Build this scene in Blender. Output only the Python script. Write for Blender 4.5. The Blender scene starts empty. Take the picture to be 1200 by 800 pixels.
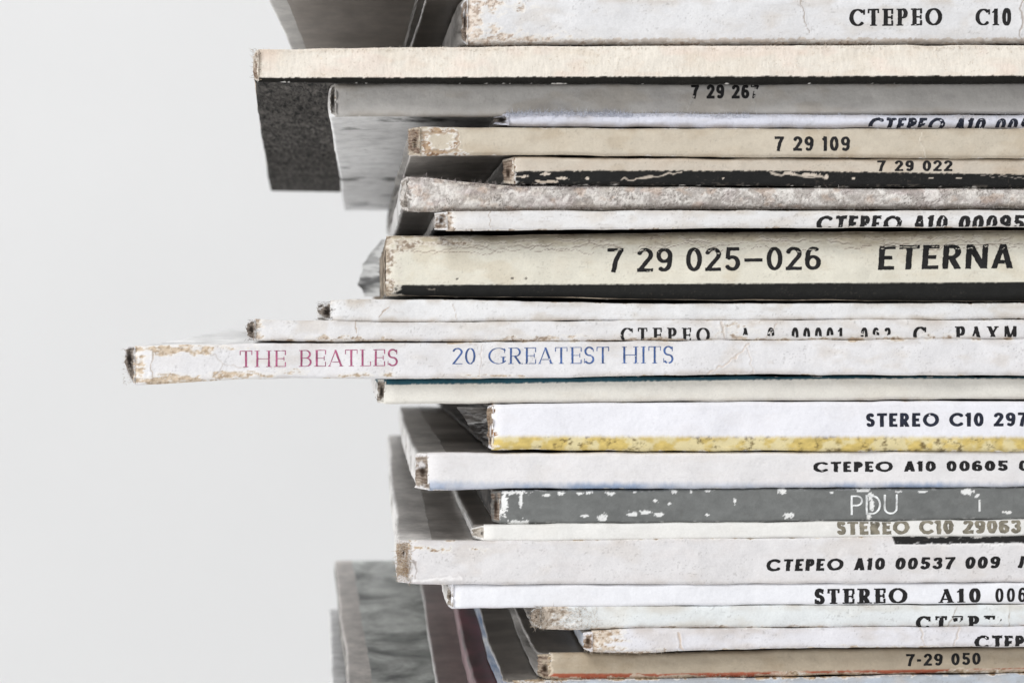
import bpy, math, random
import numpy as np

# ------------------------------------------------------------------ scene, camera, world, light
S = bpy.context.scene
COL = S.collection
MM = 0.001
F_PX, D0, VPX, HOR = 4310.0, 431.0, 420.0, 400.0      # photo focal length in px, spine distance mm, vanishing point
CAMX = (VPX - 600.0) / 10.0                           # mm

cam_d = bpy.data.cameras.new("camera")
cam = bpy.data.objects.new("camera", cam_d)
COL.objects.link(cam)
cam.location = (CAMX * MM, -D0 * MM, 0)
cam.rotation_euler = (math.radians(90), 0, 0)
cam_d.sensor_width = 36
cam_d.lens = 36 * F_PX / 1200
cam_d.shift_x = (600 - VPX) / 1200
cam_d.clip_start, cam_d.clip_end = 0.02, 50
cam_d.dof.use_dof = True
cam_d.dof.focus_distance = (D0 + 1) * MM
cam_d.dof.aperture_fstop = 105
S.camera = cam

S.view_settings.view_transform = 'Standard'
S.view_settings.look = 'None'
S.view_settings.gamma = 1
S.view_settings.exposure = -0.06
S.render.film_transparent = False
S.cycles.max_bounces = 8
S.cycles.diffuse_bounces = 4
S.cycles.use_denoising = True

world = bpy.data.worlds.new("World")
S.world = world
world.use_nodes = True
bg = world.node_tree.nodes["Background"]
bg.inputs[0].default_value = (0.963, 0.98, 1.0, 1)
bg.inputs[1].default_value = 0.38


def area(name, loc, target, size, power, color=(1, 1, 1)):
    l = bpy.data.lights.new(name, 'AREA')
    l.shape = 'RECTANGLE'
    l.size, l.size_y = size
    l.energy, l.color = power, color
    o = bpy.data.objects.new(name, l)
    COL.objects.link(o)
    o.location = loc
    d = [t - p for t, p in zip(target, loc)]
    from mathutils import Vector
    o.rotation_euler = Vector(d).to_track_quat('-Z', 'Y').to_euler()
    return o


area("softbox_key", (-0.25, -1.02, 1.15), (0.03, 0, 0), (0.8, 0.6), 14.4, (1, 0.99, 0.98))
area("added_fill_light", (-0.98, -0.5, -0.18), (0, 0.1, 0.0), (0.8, 1.4), 10.5, (1, 0.99, 0.98))  # added unseen fill, lifts the undersides and left cover faces
area("added_backdrop_light", (-0.6, 0.55, 1.5), (-0.25, 1.6, 0.0), (1.6, 0.5), 15.2, (1, 1, 1))  # added unseen lamp, only brightens the backdrop


# ------------------------------------------------------------------ small numeric helpers
def lin(c):
    c = np.asarray(c, float) / 255.0
    return np.where(c <= 0.04045, c / 12.92, ((c + 0.055) / 1.055) ** 2.4)


def _hash(ix, iy, seed):
    h = (ix.astype(np.int64) * 374761393 + iy.astype(np.int64) * 668265263 + int(seed) * 974634721) & 0xFFFFFFFF
    h = ((h ^ (h >> 13)) * 1274126177) & 0xFFFFFFFF
    h = ((h ^ (h >> 16)) * 2246822519) & 0xFFFFFFFF
    return ((h ^ (h >> 15)) & 0xFFFFFF) / float(0xFFFFFF)


def vnoise(x, y, seed=0):
    x, y = np.asarray(x, float), np.asarray(y, float)
    ix, iy = np.floor(x), np.floor(y)
    fx, fy = x - ix, y - iy
    fx, fy = fx * fx * (3 - 2 * fx), fy * fy * (3 - 2 * fy)
    a, b = _hash(ix, iy, seed), _hash(ix + 1, iy, seed)
    c, d = _hash(ix, iy + 1, seed), _hash(ix + 1, iy + 1, seed)
    return (a * (1 - fx) + b * fx) * (1 - fy) + (c * (1 - fx) + d * fx) * fy


def fbm(x, y, seed=0, octv=4, gain=0.5):
    t, a, s = 0, 1, 0
    for k in range(octv):
        t = t + a * vnoise(x * 2 ** k + 17.3 * k, y * 2 ** k - 9.1 * k, seed + 31 * k)
        s += a
        a *= gain
    return t / s


def sstep(a, b, x):
    t = np.clip((x - a) / (b - a), 0, 1)
    return t * t * (3 - 2 * t)


def mix(a, b, t):
    t = np.asarray(t)[..., None]
    return a * (1 - t) + b * t


def curve_of(pts):
    """A smooth edge through (px, py) points measured along a spine."""
    xs = np.array([p[0] for p in pts], float)
    ys = np.array([p[1] for p in pts], float)

    def f(x):
        x = np.asarray(x, float)
        return sum(np.interp(x + o, xs, ys) for o in (-24, -12, 0, 12, 24)) / 5
    return f


# ------------------------------------------------------------------ mesh helpers (mm in, metres out)
def link_mesh(name, verts, faces, mats, parent=None, origin=(0, 0, 0), smooth=True, face_mat=None, color=None):
    """faces: an (n,4) array, or a list of tuples."""
    me = bpy.data.meshes.new(name)
    v = (np.asarray(verts, float) - np.asarray(origin, float)) * MM
    if isinstance(faces, np.ndarray):
        n, k = faces.shape
        me.vertices.add(len(v))
        me.vertices.foreach_set("co", v.astype(np.float32).ravel())
        me.loops.add(n * k)
        me.loops.foreach_set("vertex_index", faces.astype(np.int32).ravel())
        me.polygons.add(n)
        me.polygons.foreach_set("loop_start", np.arange(0, n * k, k, dtype=np.int32))
        me.polygons.foreach_set("loop_total", np.full(n, k, dtype=np.int32))
        me.update(calc_edges=True)
    else:
        me.from_pydata(v.tolist(), [], faces)
    for m in mats:
        me.materials.append(m)
    if face_mat is not None:
        me.polygons.foreach_set("material_index", np.asarray(face_mat, np.int32))
    me.polygons.foreach_set("use_smooth", np.full(len(me.polygons), smooth))
    if color is not None:
        at = me.attributes.new("paint", 'FLOAT_COLOR', 'POINT')
        c = np.ones((len(v), 4), np.float32)
        c[:, :3] = np.clip(color, 0, 1)
        at.data.foreach_set("color", c.ravel())
    me.validate()
    me.update()
    o = bpy.data.objects.new(name, me)
    COL.objects.link(o)
    if parent is not None:
        o.parent = parent
    return o


def grid_faces(nr, nc):
    i = np.arange(nr - 1)[:, None] * nc + np.arange(nc - 1)[None, :]
    i = i.ravel()
    return np.stack([i, i + 1, i + nc + 1, i + nc], 1)


# ------------------------------------------------------------------ materials
def nodes_of(name):
    m = bpy.data.materials.new(name)
    m.use_nodes = True
    nt = m.node_tree
    return m, nt, nt.nodes["Principled BSDF"]


def paper_mat(name, rough=0.75, grain=0.10, bump=0.25, spec=0.3):
    """Printed paper: the painted attribute, fine grain and fibre relief."""
    m, nt, b = nodes_of(name)
    N, L = nt.nodes, nt.links
    at = N.new("ShaderNodeAttribute"); at.attribute_name = "paint"
    tc = N.new("ShaderNodeTexCoord")
    n1 = N.new("ShaderNodeTexNoise"); n1.inputs["Scale"].default_value = 5200; n1.inputs["Detail"].default_value = 3
    n2 = N.new("ShaderNodeTexNoise"); n2.inputs["Scale"].default_value = 900; n2.inputs["Detail"].default_value = 5
    L.new(tc.outputs["Object"], n1.inputs["Vector"]); L.new(tc.outputs["Object"], n2.inputs["Vector"])
    mr = N.new("ShaderNodeMapRange")
    mr.inputs["From Min"].default_value, mr.inputs["From Max"].default_value = 0.3, 0.7
    mr.inputs["To Min"].default_value, mr.inputs["To Max"].default_value = 1 - grain, 1 + grain * 0.6
    L.new(n1.outputs["Fac"], mr.inputs["Value"])
    mu = N.new("ShaderNodeVectorMath"); mu.operation = 'SCALE'
    L.new(at.outputs["Color"], mu.inputs[0]); L.new(mr.outputs[0], mu.inputs["Scale"])
    L.new(mu.outputs[0], b.inputs["Base Color"])
    ad = N.new("ShaderNodeMath"); ad.operation = 'ADD'
    L.new(n1.outputs["Fac"], ad.inputs[0]); L.new(n2.outputs["Fac"], ad.inputs[1])
    bp = N.new("ShaderNodeBump"); bp.inputs["Strength"].default_value = bump; bp.inputs["Distance"].default_value = 0.00008
    L.new(ad.outputs[0], bp.inputs["Height"]); L.new(bp.outputs[0], b.inputs["Normal"])
    b.inputs["Roughness"].default_value = rough
    b.inputs["Specular IOR Level"].default_value = spec
    return m


def cover_mat(name, dark, light, scale=30, seed=0.0, rough=0.4, lo=0.35, hi=0.65, stretch=(1, 1, 1), spec=0.4, border=None, distort=0.6, scuff=95, streak=.34):
    """A printed sleeve face: soft monochrome picture shapes under a worn lamination; border = (local x in mm, colour)."""
    m, nt, b = nodes_of(name)
    N, L = nt.nodes, nt.links
    tc = N.new("ShaderNodeTexCoord")
    mp = N.new("ShaderNodeMapping")
    mp.inputs["Location"].default_value = (seed, seed * 0.7, seed * 1.3)
    mp.inputs["Scale"].default_value = stretch
    L.new(tc.outputs["Object"], mp.inputs["Vector"])
    n = N.new("ShaderNodeTexNoise")
    n.inputs["Scale"].default_value = scale; n.inputs["Detail"].default_value = 6; n.inputs["Distortion"].default_value = distort
    n.inputs["Roughness"].default_value = 0.62
    L.new(mp.outputs[0], n.inputs["Vector"])
    r = N.new("ShaderNodeValToRGB")
    r.color_ramp.elements[0].position, r.color_ramp.elements[1].position = lo, hi
    r.color_ramp.elements[0].color = (*dark, 1); r.color_ramp.elements[1].color = (*light, 1)
    L.new(n.outputs["Fac"], r.inputs[0])
    # scuffs that run with the sleeve edge
    mp2 = N.new("ShaderNodeMapping"); mp2.inputs["Scale"].default_value = (300, scuff, 60); mp2.inputs["Location"].default_value = (seed, 0, 0)
    L.new(tc.outputs["Object"], mp2.inputs["Vector"])
    n2 = N.new("ShaderNodeTexNoise"); n2.inputs["Scale"].default_value = 1; n2.inputs["Detail"].default_value = 6; n2.inputs["Roughness"].default_value = 0.7
    L.new(mp2.outputs[0], n2.inputs["Vector"])
    r2 = N.new("ShaderNodeMapRange")
    r2.inputs["From Min"].default_value, r2.inputs["From Max"].default_value = 0.35, 0.7
    r2.inputs["To Min"].default_value, r2.inputs["To Max"].default_value = 1 - streak, 1 + streak
    L.new(n2.outputs["Fac"], r2.inputs["Value"])
    sc = N.new("ShaderNodeVectorMath"); sc.operation = 'SCALE'
    L.new(r.outputs[0], sc.inputs[0]); L.new(r2.outputs[0], sc.inputs["Scale"])
    out = sc.outputs[0]
    if border:
        sx = N.new("ShaderNodeSeparateXYZ"); L.new(tc.outputs["Object"], sx.inputs[0])
        nj = N.new("ShaderNodeMath"); nj.operation = 'MULTIPLY_ADD'
        nj.inputs[1].default_value = 0.0010; L.new(n.outputs["Fac"], nj.inputs[0]); L.new(sx.outputs[0], nj.inputs[2])
        turn = border[2]
        tj = N.new("ShaderNodeMath"); tj.operation = 'MULTIPLY_ADD'; tj.inputs[1].default_value = -turn
        L.new(sx.outputs[1], tj.inputs[0]); L.new(nj.outputs[0], tj.inputs[2])
        lt = N.new("ShaderNodeMath"); lt.operation = 'LESS_THAN'; lt.inputs[1].default_value = (border[0] + 157 * turn) * MM
        L.new(tj.outputs[0], lt.inputs[0])
        mx = N.new("ShaderNodeMix"); mx.data_type = 'RGBA'
        L.new(lt.outputs[0], mx.inputs["Factor"]); L.new(out, mx.inputs["A"])
        bs = N.new("ShaderNodeVectorMath"); bs.operation = 'SCALE'; bs.inputs[0].default_value = border[1]
        L.new(r2.outputs[0], bs.inputs["Scale"]); L.new(bs.outputs[0], mx.inputs["B"])
        out = mx.outputs["Result"]
    L.new(out, b.inputs["Base Color"])
    rr = N.new("ShaderNodeMapRange")
    rr.inputs["To Min"].default_value, rr.inputs["To Max"].default_value = rough - 0.1, rough + 0.2
    L.new(n2.outputs["Fac"], rr.inputs["Value"]); L.new(rr.outputs[0], b.inputs["Roughness"])
    b.inputs["Specular IOR Level"].default_value = spec
    bp = N.new("ShaderNodeBump"); bp.inputs["Strength"].default_value = 0.12; bp.inputs["Distance"].default_value = 0.0003
    L.new(n2.outputs["Fac"], bp.inputs["Height"]); L.new(bp.outputs[0], b.inputs["Normal"])
    return m


def plain_mat(name, c, rough=0.7, scale=700, amp=0.25, spec=0.3):
    """One colour broken up by two sizes of noise."""
    m, nt, b = nodes_of(name)
    N, L = nt.nodes, nt.links
    tc = N.new("ShaderNodeTexCoord")
    n = N.new("ShaderNodeTexNoise"); n.inputs["Scale"].default_value = scale; n.inputs["Detail"].default_value = 6
    L.new(tc.outputs["Object"], n.inputs["Vector"])
    mr = N.new("ShaderNodeMapRange")
    mr.inputs["From Min"].default_value, mr.inputs["From Max"].default_value = 0.3, 0.7
    mr.inputs["To Min"].default_value, mr.inputs["To Max"].default_value = 1 - amp, 1 + amp
    L.new(n.outputs["Fac"], mr.inputs["Value"])
    sc = N.new("ShaderNodeVectorMath"); sc.operation = 'SCALE'
    sc.inputs[0].default_value = c
    L.new(mr.outputs[0], sc.inputs["Scale"]); L.new(sc.outputs[0], b.inputs["Base Color"])
    b.inputs["Roughness"].default_value = rough
    b.inputs["Specular IOR Level"].default_value = spec
    bp = N.new("ShaderNodeBump"); bp.inputs["Strength"].default_value = 0.2; bp.inputs["Distance"].default_value = 0.0002
    L.new(n.outputs["Fac"], bp.inputs["Height"]); L.new(bp.outputs[0], b.inputs["Normal"])
    return m


PAPER = paper_mat("matt_spine_paper", grain=0.045, bump=0.16)
GLAZED = paper_mat("coated_spine_paper", rough=0.5, grain=0.03, bump=0.08)
ROUGHED = paper_mat("roughed_spine_paper", rough=0.95, grain=0.16, bump=0.6, spec=0.1)
FELTED = paper_mat("furry_spine_paper", rough=0.95, grain=0.05, bump=0.3, spec=0.1)
PULP = paper_mat("torn_pulp", rough=0.95, grain=0.25, bump=0.8, spec=0.1)
SIDE_WHITE = cover_mat("worn_white_edge", tuple(lin((150, 145, 140))), tuple(lin((236, 234, 232))), scale=260, rough=0.6, lo=0.28, hi=0.5, spec=0.2, scuff=40, streak=.14, stretch=(1, .12, 1))
SIDE_GREY = cover_mat("worn_grey_edge", tuple(lin((80, 76, 72))), tuple(lin((190, 186, 182))), scale=300, rough=0.6, spec=0.2, scuff=40, streak=.14, stretch=(1, .12, 1))
SIDE_BROWN = cover_mat("worn_board_edge", tuple(lin((90, 76, 64))), tuple(lin((206, 190, 170))), scale=400, rough=0.8, spec=0.15, scuff=40, streak=.14, stretch=(1, .12, 1))
SIDE_BLUE = cover_mat("worn_blue_edge", tuple(lin((95, 125, 165))), tuple(lin((225, 226, 228))), scale=300, rough=0.6, spec=0.2, scuff=40, streak=.14, stretch=(1, .12, 1))
SIDE_MAUVE = cover_mat("worn_mauve_edge", tuple(lin((120, 84, 92))), tuple(lin((196, 176, 178))), scale=200, rough=0.6, lo=0.3, hi=0.75, spec=0.2, scuff=40, streak=.14, stretch=(1, .12, 1))
SIDE_DARK = cover_mat("dark_edge", tuple(lin((40, 38, 36))), tuple(lin((120, 114, 110))), scale=300, rough=0.6, lo=.45, hi=.75, spec=0.2, scuff=40, streak=.14, stretch=(1, .12, 1))


def ink_mat(name, c, rough=0.6):
    return plain_mat(name, tuple(c), rough=rough, scale=1500, amp=0.4, spec=0.25)


INK = ink_mat("black_ink", lin((34, 33, 34)))
INK_NAVY = ink_mat("blue_black_ink", lin((38, 42, 56)))
INK_FADED = ink_mat("faded_ink", lin((132, 126, 112)))
INK_MAUVE = ink_mat("mauve_ink", lin((168, 92, 124)))
INK_BLUE = ink_mat("blue_ink", lin((72, 98, 150)))
INK_WHITE = ink_mat("white_ink", lin((228, 230, 230)))


# ------------------------------------------------------------------ glyphs as distance fields (cap height = 1)
def arc(cx, cy, rx, ry, a0, a1, n=28):
    t = np.radians(np.linspace(a0, a1, n))
    return [(cx + rx * math.cos(k), cy + ry * math.sin(k)) for k in t]


def stroke(X, Y, pts, V, H, butt=True):
    """Field of a pen stroke: half-width V where it runs upright, H where it runs level."""
    best = np.full(X.shape, -9.0)
    n = len(pts) - 1
    for i in range(n):
        (x0, y0), (x1, y1) = pts[i], pts[i + 1]
        dx, dy = x1 - x0, y1 - y0
        L = math.hypot(dx, dy)
        if L < 1e-9:
            continue
        w = math.sqrt((V * dy / L) ** 2 + (H * dx / L) ** 2)
        t = ((X - x0) * dx + (Y - y0) * dy) / L
        p = np.abs((X - x0) * dy - (Y - y0) * dx) / L
        over = np.maximum(-t, t - L)
        lo_end, hi_end = (i == 0 and butt), (i == n - 1 and butt)
        tc = np.clip(t, 0, L)
        d = np.hypot(t - tc, p)
        f = w - d
        if lo_end:
            f = np.where(t < 0, np.minimum(w - p, t), f)
        if hi_end:
            f = np.where(t > L, np.minimum(w - p, L - t), f)
        best = np.maximum(best, f)
    return best


def box(X, Y, x0, y0, x1, y1):
    return np.minimum(np.minimum(X - x0, x1 - X), np.minimum(Y - y0, y1 - Y))


def glyph(ch, X, Y, st):
    """(field, advance width)"""
    V, H, se, wd = st['V'], st['H'], st.get('serif', 0), st.get('round', 0.5)
    sh = st.get('st', 0.035)          # serif thickness
    U = lambda *a: np.maximum.reduce(a)
    sr = lambda pts, v=V, h=H: stroke(X, Y, pts, v, h)

    def stem(x, y0=0, y1=1, w=V, foot=True, head=True):
        f = box(X, Y, x - w, y0, x + w, y1)
        if se:
            if foot: f = U(f, box(X, Y, x - w - se, y0, x + w + se, y0 + sh))
            if head: f = U(f, box(X, Y, x - w - se, y1 - sh, x + w + se, y1))
        return f

    def bar(x0, x1, y, tick=0):
        f = box(X, Y, x0, y - H, x1, y + H)
        if se and tick:
            f = U(f, box(X, Y, x1 - sh * 1.2, min(y - H, y + tick), x1 + sh * .3, max(y + H, y + tick)))
        return f

    if ch == ' ':
        return np.full(X.shape, -9.0), st.get('space', 0.45)
    o = se                            # left bearing for serif feet
    W = wd                            # width of round letters
    D = st.get('dig', 0.5)            # width of figures
    if ch in 'OОQ':
        return sr(arc(W * .75, .5, W * .75 - V, .5 - H, 0, 360, 56)), W * 1.5
    if ch == '0':
        return sr(arc(D / 2, .5, D / 2 - V, .5 - H, 0, 360, 48)), D
    if ch in 'CС':
        f = sr(arc(W * .75, .5, W * .75 - V, .5 - H, 42, 318, 40))
        if se:
            f = U(f, box(X, Y, W * 1.22, .66, W * 1.22 + sh * 1.3, .97))
        return f, W * 1.34
    if ch == 'G':
        f = U(sr(arc(W * .75, .5, W * .75 - V, .5 - H, 42, 322, 40)), box(X, Y, W * 1.18 - V * 2, .08, W * 1.18, .44))
        if se:
            f = U(f, box(X, Y, W * 1.18 - 2 * V - se, .44 - sh, W * 1.18 + se, .44), box(X, Y, W * 1.17, .68, W * 1.17 + sh * 1.2, .97))
        return f, W * 1.3
    if ch == 'S':
        w = .52 if not se else .5
        ru = (1 - 2 * H) / 4
        rx = w / 2 - V * .9
        up = arc(w / 2, .5 + ru, rx * .94, ru, 28, 270, 26)
        lo = arc(w / 2, .5 - ru, rx, ru, 90, -152, 26)
        f = sr(up + lo[1:], V, max(H, V * .8))
        if se:
            f = U(f, box(X, Y, w - sh * 2.2, .7, w - sh, .98), box(X, Y, 0, .03, sh * 1.2, .3))
        return f, w
    if ch in 'TТ':
        w = .62
        f = U(stem(w / 2, head=False), box(X, Y, 0, 1 - 2 * H, w, 1))
        if se:
            f = U(f, box(X, Y, 0, .74, sh * 1.3, 1), box(X, Y, w - sh * 1.3, .74, w, 1))
        return f, w
    if ch in 'EЕ':
        w = .5 + o
        f = U(stem(o + V), bar(o, w, H, .26), bar(o, w, 1 - H, -.26), bar(o, w - .08, .5))
        if se: f = U(f, box(X, Y, w - .1, .37, w - .1 + sh * 1.3, .63))
        return f, w + .02
    if ch in 'PР':
        w = .54 + o
        return U(stem(o + V), sr([(o + V, 1 - H), (w - .27, 1 - H)] + arc(w - .27, .74 - H / 2, .27 - V, .26 - H / 2, 90, -90, 20) + [(o + V, .48)])), w
    if ch == 'R':
        w = .58 + o
        f = U(stem(o + V), sr([(o + V, 1 - H), (w - .3, 1 - H)] + arc(w - .3, .74 - H / 2, .27 - V, .26 - H / 2, 90, -90, 20) + [(o + V, .48)]),
              np.minimum(sr([(w - .34, .5), (w - V, -.02)], V * 1.05, V * 1.05), Y))
        if se: f = U(f, box(X, Y, w - 2 * V - .02, 0, w + se, sh))
        return f, w + .02
    if ch in 'BВ':
        w = .56 + o
        return U(stem(o + V), sr([(o + V, 1 - H), (w - .3, 1 - H)] + arc(w - .3, .76 - H / 2, .26 - V, .24 - H / 2, 90, -90, 20) + [(o + V, .52)]),
                 sr([(o + V, .52), (w - .28, .52)] + arc(w - .28, .26 + H / 2, .28 - V, .26 - H / 2, 90, -90, 20) + [(o + V, H)])), w
    if ch == 'D':
        w = .68
        return U(stem(V), sr([(V, 1 - H), (w - .42, 1 - H)] + arc(w - .42, .5, .42 - V, .5 - H, 90, -90, 28) + [(V, H)])), w
    if ch == 'U':
        w = .62
        return sr([(V, 1), (V, w / 2)] + arc(w / 2, w / 2, w / 2 - V, w / 2 - H, 180, 360, 28) + [(w - V, 1)]), w
    if ch in 'HН':
        w = .68 + o
        return U(stem(o + V), stem(w - V), box(X, Y, o + V, .5 - H, w - V, .5 + H)), w + o
    if ch == 'L':
        w = .46 + o
        return U(stem(o + V), bar(o, w, H, .26)), w
    if ch == 'I':
        return stem(o + V), 2 * (o + V)
    if ch in 'AА':
        w = .7
        thin = V if not se else max(H * 1.1, V * .45)
        f = U(np.minimum(np.minimum(U(sr([(thin, -.05), (w / 2, 1.0)], thin, thin), sr([(w - V, -.05), (w / 2 - (V - thin) * .6, 1.0)], V, V)), Y), 1 - Y),
              box(X, Y, .17, .26 - H, w - .17, .26 + H))
        if se: f = U(f, box(X, Y, -se * .4, 0, 2 * thin + se, sh), box(X, Y, w - 2 * V - se, 0, w + se * .4, sh))
        return f, w
    if ch in 'MМ':
        w = .82
        thin = V if not se else V * .5
        f = U(stem(thin + o, w=thin, head=False), stem(w - V, head=False), sr([(V + o, 1), (w / 2, .2)], V, V), sr([(w - V, 1), (w / 2, .2)], thin, thin))
        return f, w + o
    if ch == 'N':
        w = .68
        return U(stem(V), stem(w - V), np.minimum(np.minimum(sr([(V * .9, 1.05), (w - V * .9, -.05)], V * 1.1, V * 1.1), Y), 1 - Y)), w
    if ch in 'XХ':
        w = .66
        thin = V if not se else V * .5
        f = np.minimum(np.minimum(U(sr([(V, 1.05), (w - V, -.05)], V, V), sr([(w - thin, 1.05), (thin, -.05)], thin, thin)), Y), 1 - Y)
        if se: f = U(f, *[box(X, Y, x - .14, y, x + .14, y + sh) for x in (.1, w - .1) for y in (0, 1 - sh)])
        return f, w
    if ch == 'Л':
        w = .66
        return U(stem(w - V), box(X, Y, .2, 1 - 2 * H, w, 1), sr([(.0, H), (.08, H), (.15, .12), (.2, .45), (.22, 1)], V, H)), w
    if ch == '1':
        w = .3 if not se else .36
        f = stem(w - V - o * .6, head=False)
        return U(f, np.minimum(sr([(.0, .76), (w - V - o * .6, 1 - H)], H * 1.0, H * 1.0), 1 - Y)), w + .04
    if ch == '2':
        rx = D / 2 - V
        pts = arc(D / 2, 1 - H - rx * 1.05, rx, rx * 1.05, 168, -32, 24)
        return U(sr(pts + [(V * 1.1, H)], V, max(H, V * .75)), box(X, Y, 0, 0, D, 2 * H)), D
    if ch == '3':
        rx = D / 2 - V
        return U(sr(arc(D / 2, .76 - H / 2, rx * .9, .24 - H / 2, 160, -90, 22), V, H), sr(arc(D / 2, .26 + H / 2, rx, .26 - H / 2, 90, -160, 22), V, H)), D
    if ch == '5':
        rx = D / 2 - V
        return U(box(X, Y, .1, 1 - 2 * H, D - .04, 1), sr([(.1 + V * .8, 1), (.06 + V * .8, .52)], V * .9, H), sr([(.06 + V, .52)] + arc(D / 2, .33, rx, .33 - H, 125, -155, 26), V, max(H, V * .8))), D
    if ch in '69':
        if ch == '9':
            Y2, X2 = 1 - Y, D - X
        else:
            Y2, X2 = Y, X
        rx = D / 2 - V
        f = np.maximum(stroke(X2, Y2, arc(D / 2, .32, rx, .32 - H, 0, 360, 36), V, max(H, V * .8)),
                       stroke(X2, Y2, [(V, .32), (V * 1.05, .5)] + arc(D / 2 + .02, .62, rx, .38 - H, 180, 48, 16), V, max(H, V * .8)))
        return f, D
    if ch == '7':
        return U(box(X, Y, 0, 1 - 2 * H, D, 1), np.minimum(sr([(D - V * 1.0, 1 - H), (D * .52, .5), (D * .36, 0)], V, V), 1 - Y)), D
    if ch == '-':
        return box(X, Y, .03, .36, .34, .36 + 2 * H), .37
    if ch == '–':
        return box(X, Y, .03, .38, .72, .38 + 2 * H), .75
    if ch == '.':
        return box(X, Y, 0, 0, 2 * V, 2 * V), 2 * V
    if ch == '\'':
        return sr([(.0, 1.0), (.1, .84)], V, V), .2
    raise KeyError(ch)


STYLES = {
    'geo': dict(V=.118, H=.10, round=.66, dig=.6, gap=.14, space=.34),
    'geowide': dict(V=.13, H=.10, round=.70, dig=.64, gap=.14, space=.38),
    'thin': dict(V=.045, H=.045, round=.66, dig=.6, gap=.12, space=.3),
    'grot': dict(V=.086, H=.07, round=.58, dig=.60, gap=.12, space=.27),
    'grotsmall': dict(V=.118, H=.09, round=.6, dig=.64, gap=.16, space=.34),
    'fat': dict(V=.115, H=.05, serif=.075, st=.075, round=.62, dig=.54, gap=.17, space=.75),
    'serif': dict(V=.105, H=.04, serif=.09, st=.055, round=.66, dig=.56, gap=.2, space=.75),
    'lapid': dict(V=.05, H=.019, serif=.08, st=.03, round=.68, dig=.52, gap=.12, space=.4),
    'typed': dict(V=.105, H=.045, serif=.085, st=.055, round=.6, dig=.52, gap=.34, space=.6),
}


def text_field(text, style, X, Y):
    """Field of a whole line; X in cap heights."""
    st = STYLES[style]
    out = np.full(X.shape, -9.0)
    x = 0.0
    for ch in text:
        probe = glyph(ch, np.zeros(1), np.zeros(1), st)[1]
        if ch != ' ':
            m = (X[0] > x - .25) & (X[0] < x + probe + .25)
            if m.any():
                out[:, m] = np.maximum(out[:, m], glyph(ch, X[:, m] - x, Y[:, m], st)[0])
        x += probe + st['gap']
    return out, x - st['gap']


def text_width(text, style):
    st = STYLES[style]
    return sum(glyph(c, np.zeros(1), np.zeros(1), st)[1] + st['gap'] for c in text) - st['gap']


def march(F, xs, zs):
    """Filled contour F > 0 on a grid -> verts (x, z), faces."""
    ins = F > 0
    s = ins[:-1, :-1].astype(int) + ins[:-1, 1:] + ins[1:, 1:] + ins[1:, :-1]
    verts, faces = [], []
    nz, nx = F.shape
    fi, fj = np.nonzero(s == 4)
    # merge full cells into runs along x
    k = 0
    while k < len(fi):
        j1 = k
        while j1 + 1 < len(fi) and fi[j1 + 1] == fi[k] and fj[j1 + 1] == fj[j1] + 1:
            j1 += 1
        a, b, i = fj[k], fj[j1] + 1, fi[k]
        n = len(verts)
        verts += [(xs[a], zs[i]), (xs[b], zs[i]), (xs[b], zs[i + 1]), (xs[a], zs[i + 1])]
        faces.append((n, n + 1, n + 2, n + 3))
        k = j1 + 1
    for i, j in zip(*np.nonzero((s > 0) & (s < 4))):
        c = [(i, j), (i, j + 1), (i + 1, j + 1), (i + 1, j)]
        poly = []
        for q in range(4):
            (i0, j0), (i1, j1) = c[q], c[(q + 1) % 4]
            a, b = F[i0, j0], F[i1, j1]
            if a > 0: poly.append((xs[j0], zs[i0]))
            if (a > 0) != (b > 0):
                t = a / (a - b)
                poly.append((xs[j0] + (xs[j1] - xs[j0]) * t, zs[i0] + (zs[i1] - zs[i0]) * t))
        if len(poly) >= 3:
            n = len(verts)
            verts += poly
            faces.append(tuple(range(n, n + len(poly))))
    return verts, faces


# ------------------------------------------------------------------ the sleeve builder
def px_to_mm(px, py, d):
    k = (D0 + d) / F_PX
    return (np.asarray(px, float) - VPX) * k + CAMX, (HOR - np.asarray(py, float)) * k


R_EDGE = 1240                    # photo column where the fine part of a spine ends


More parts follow.
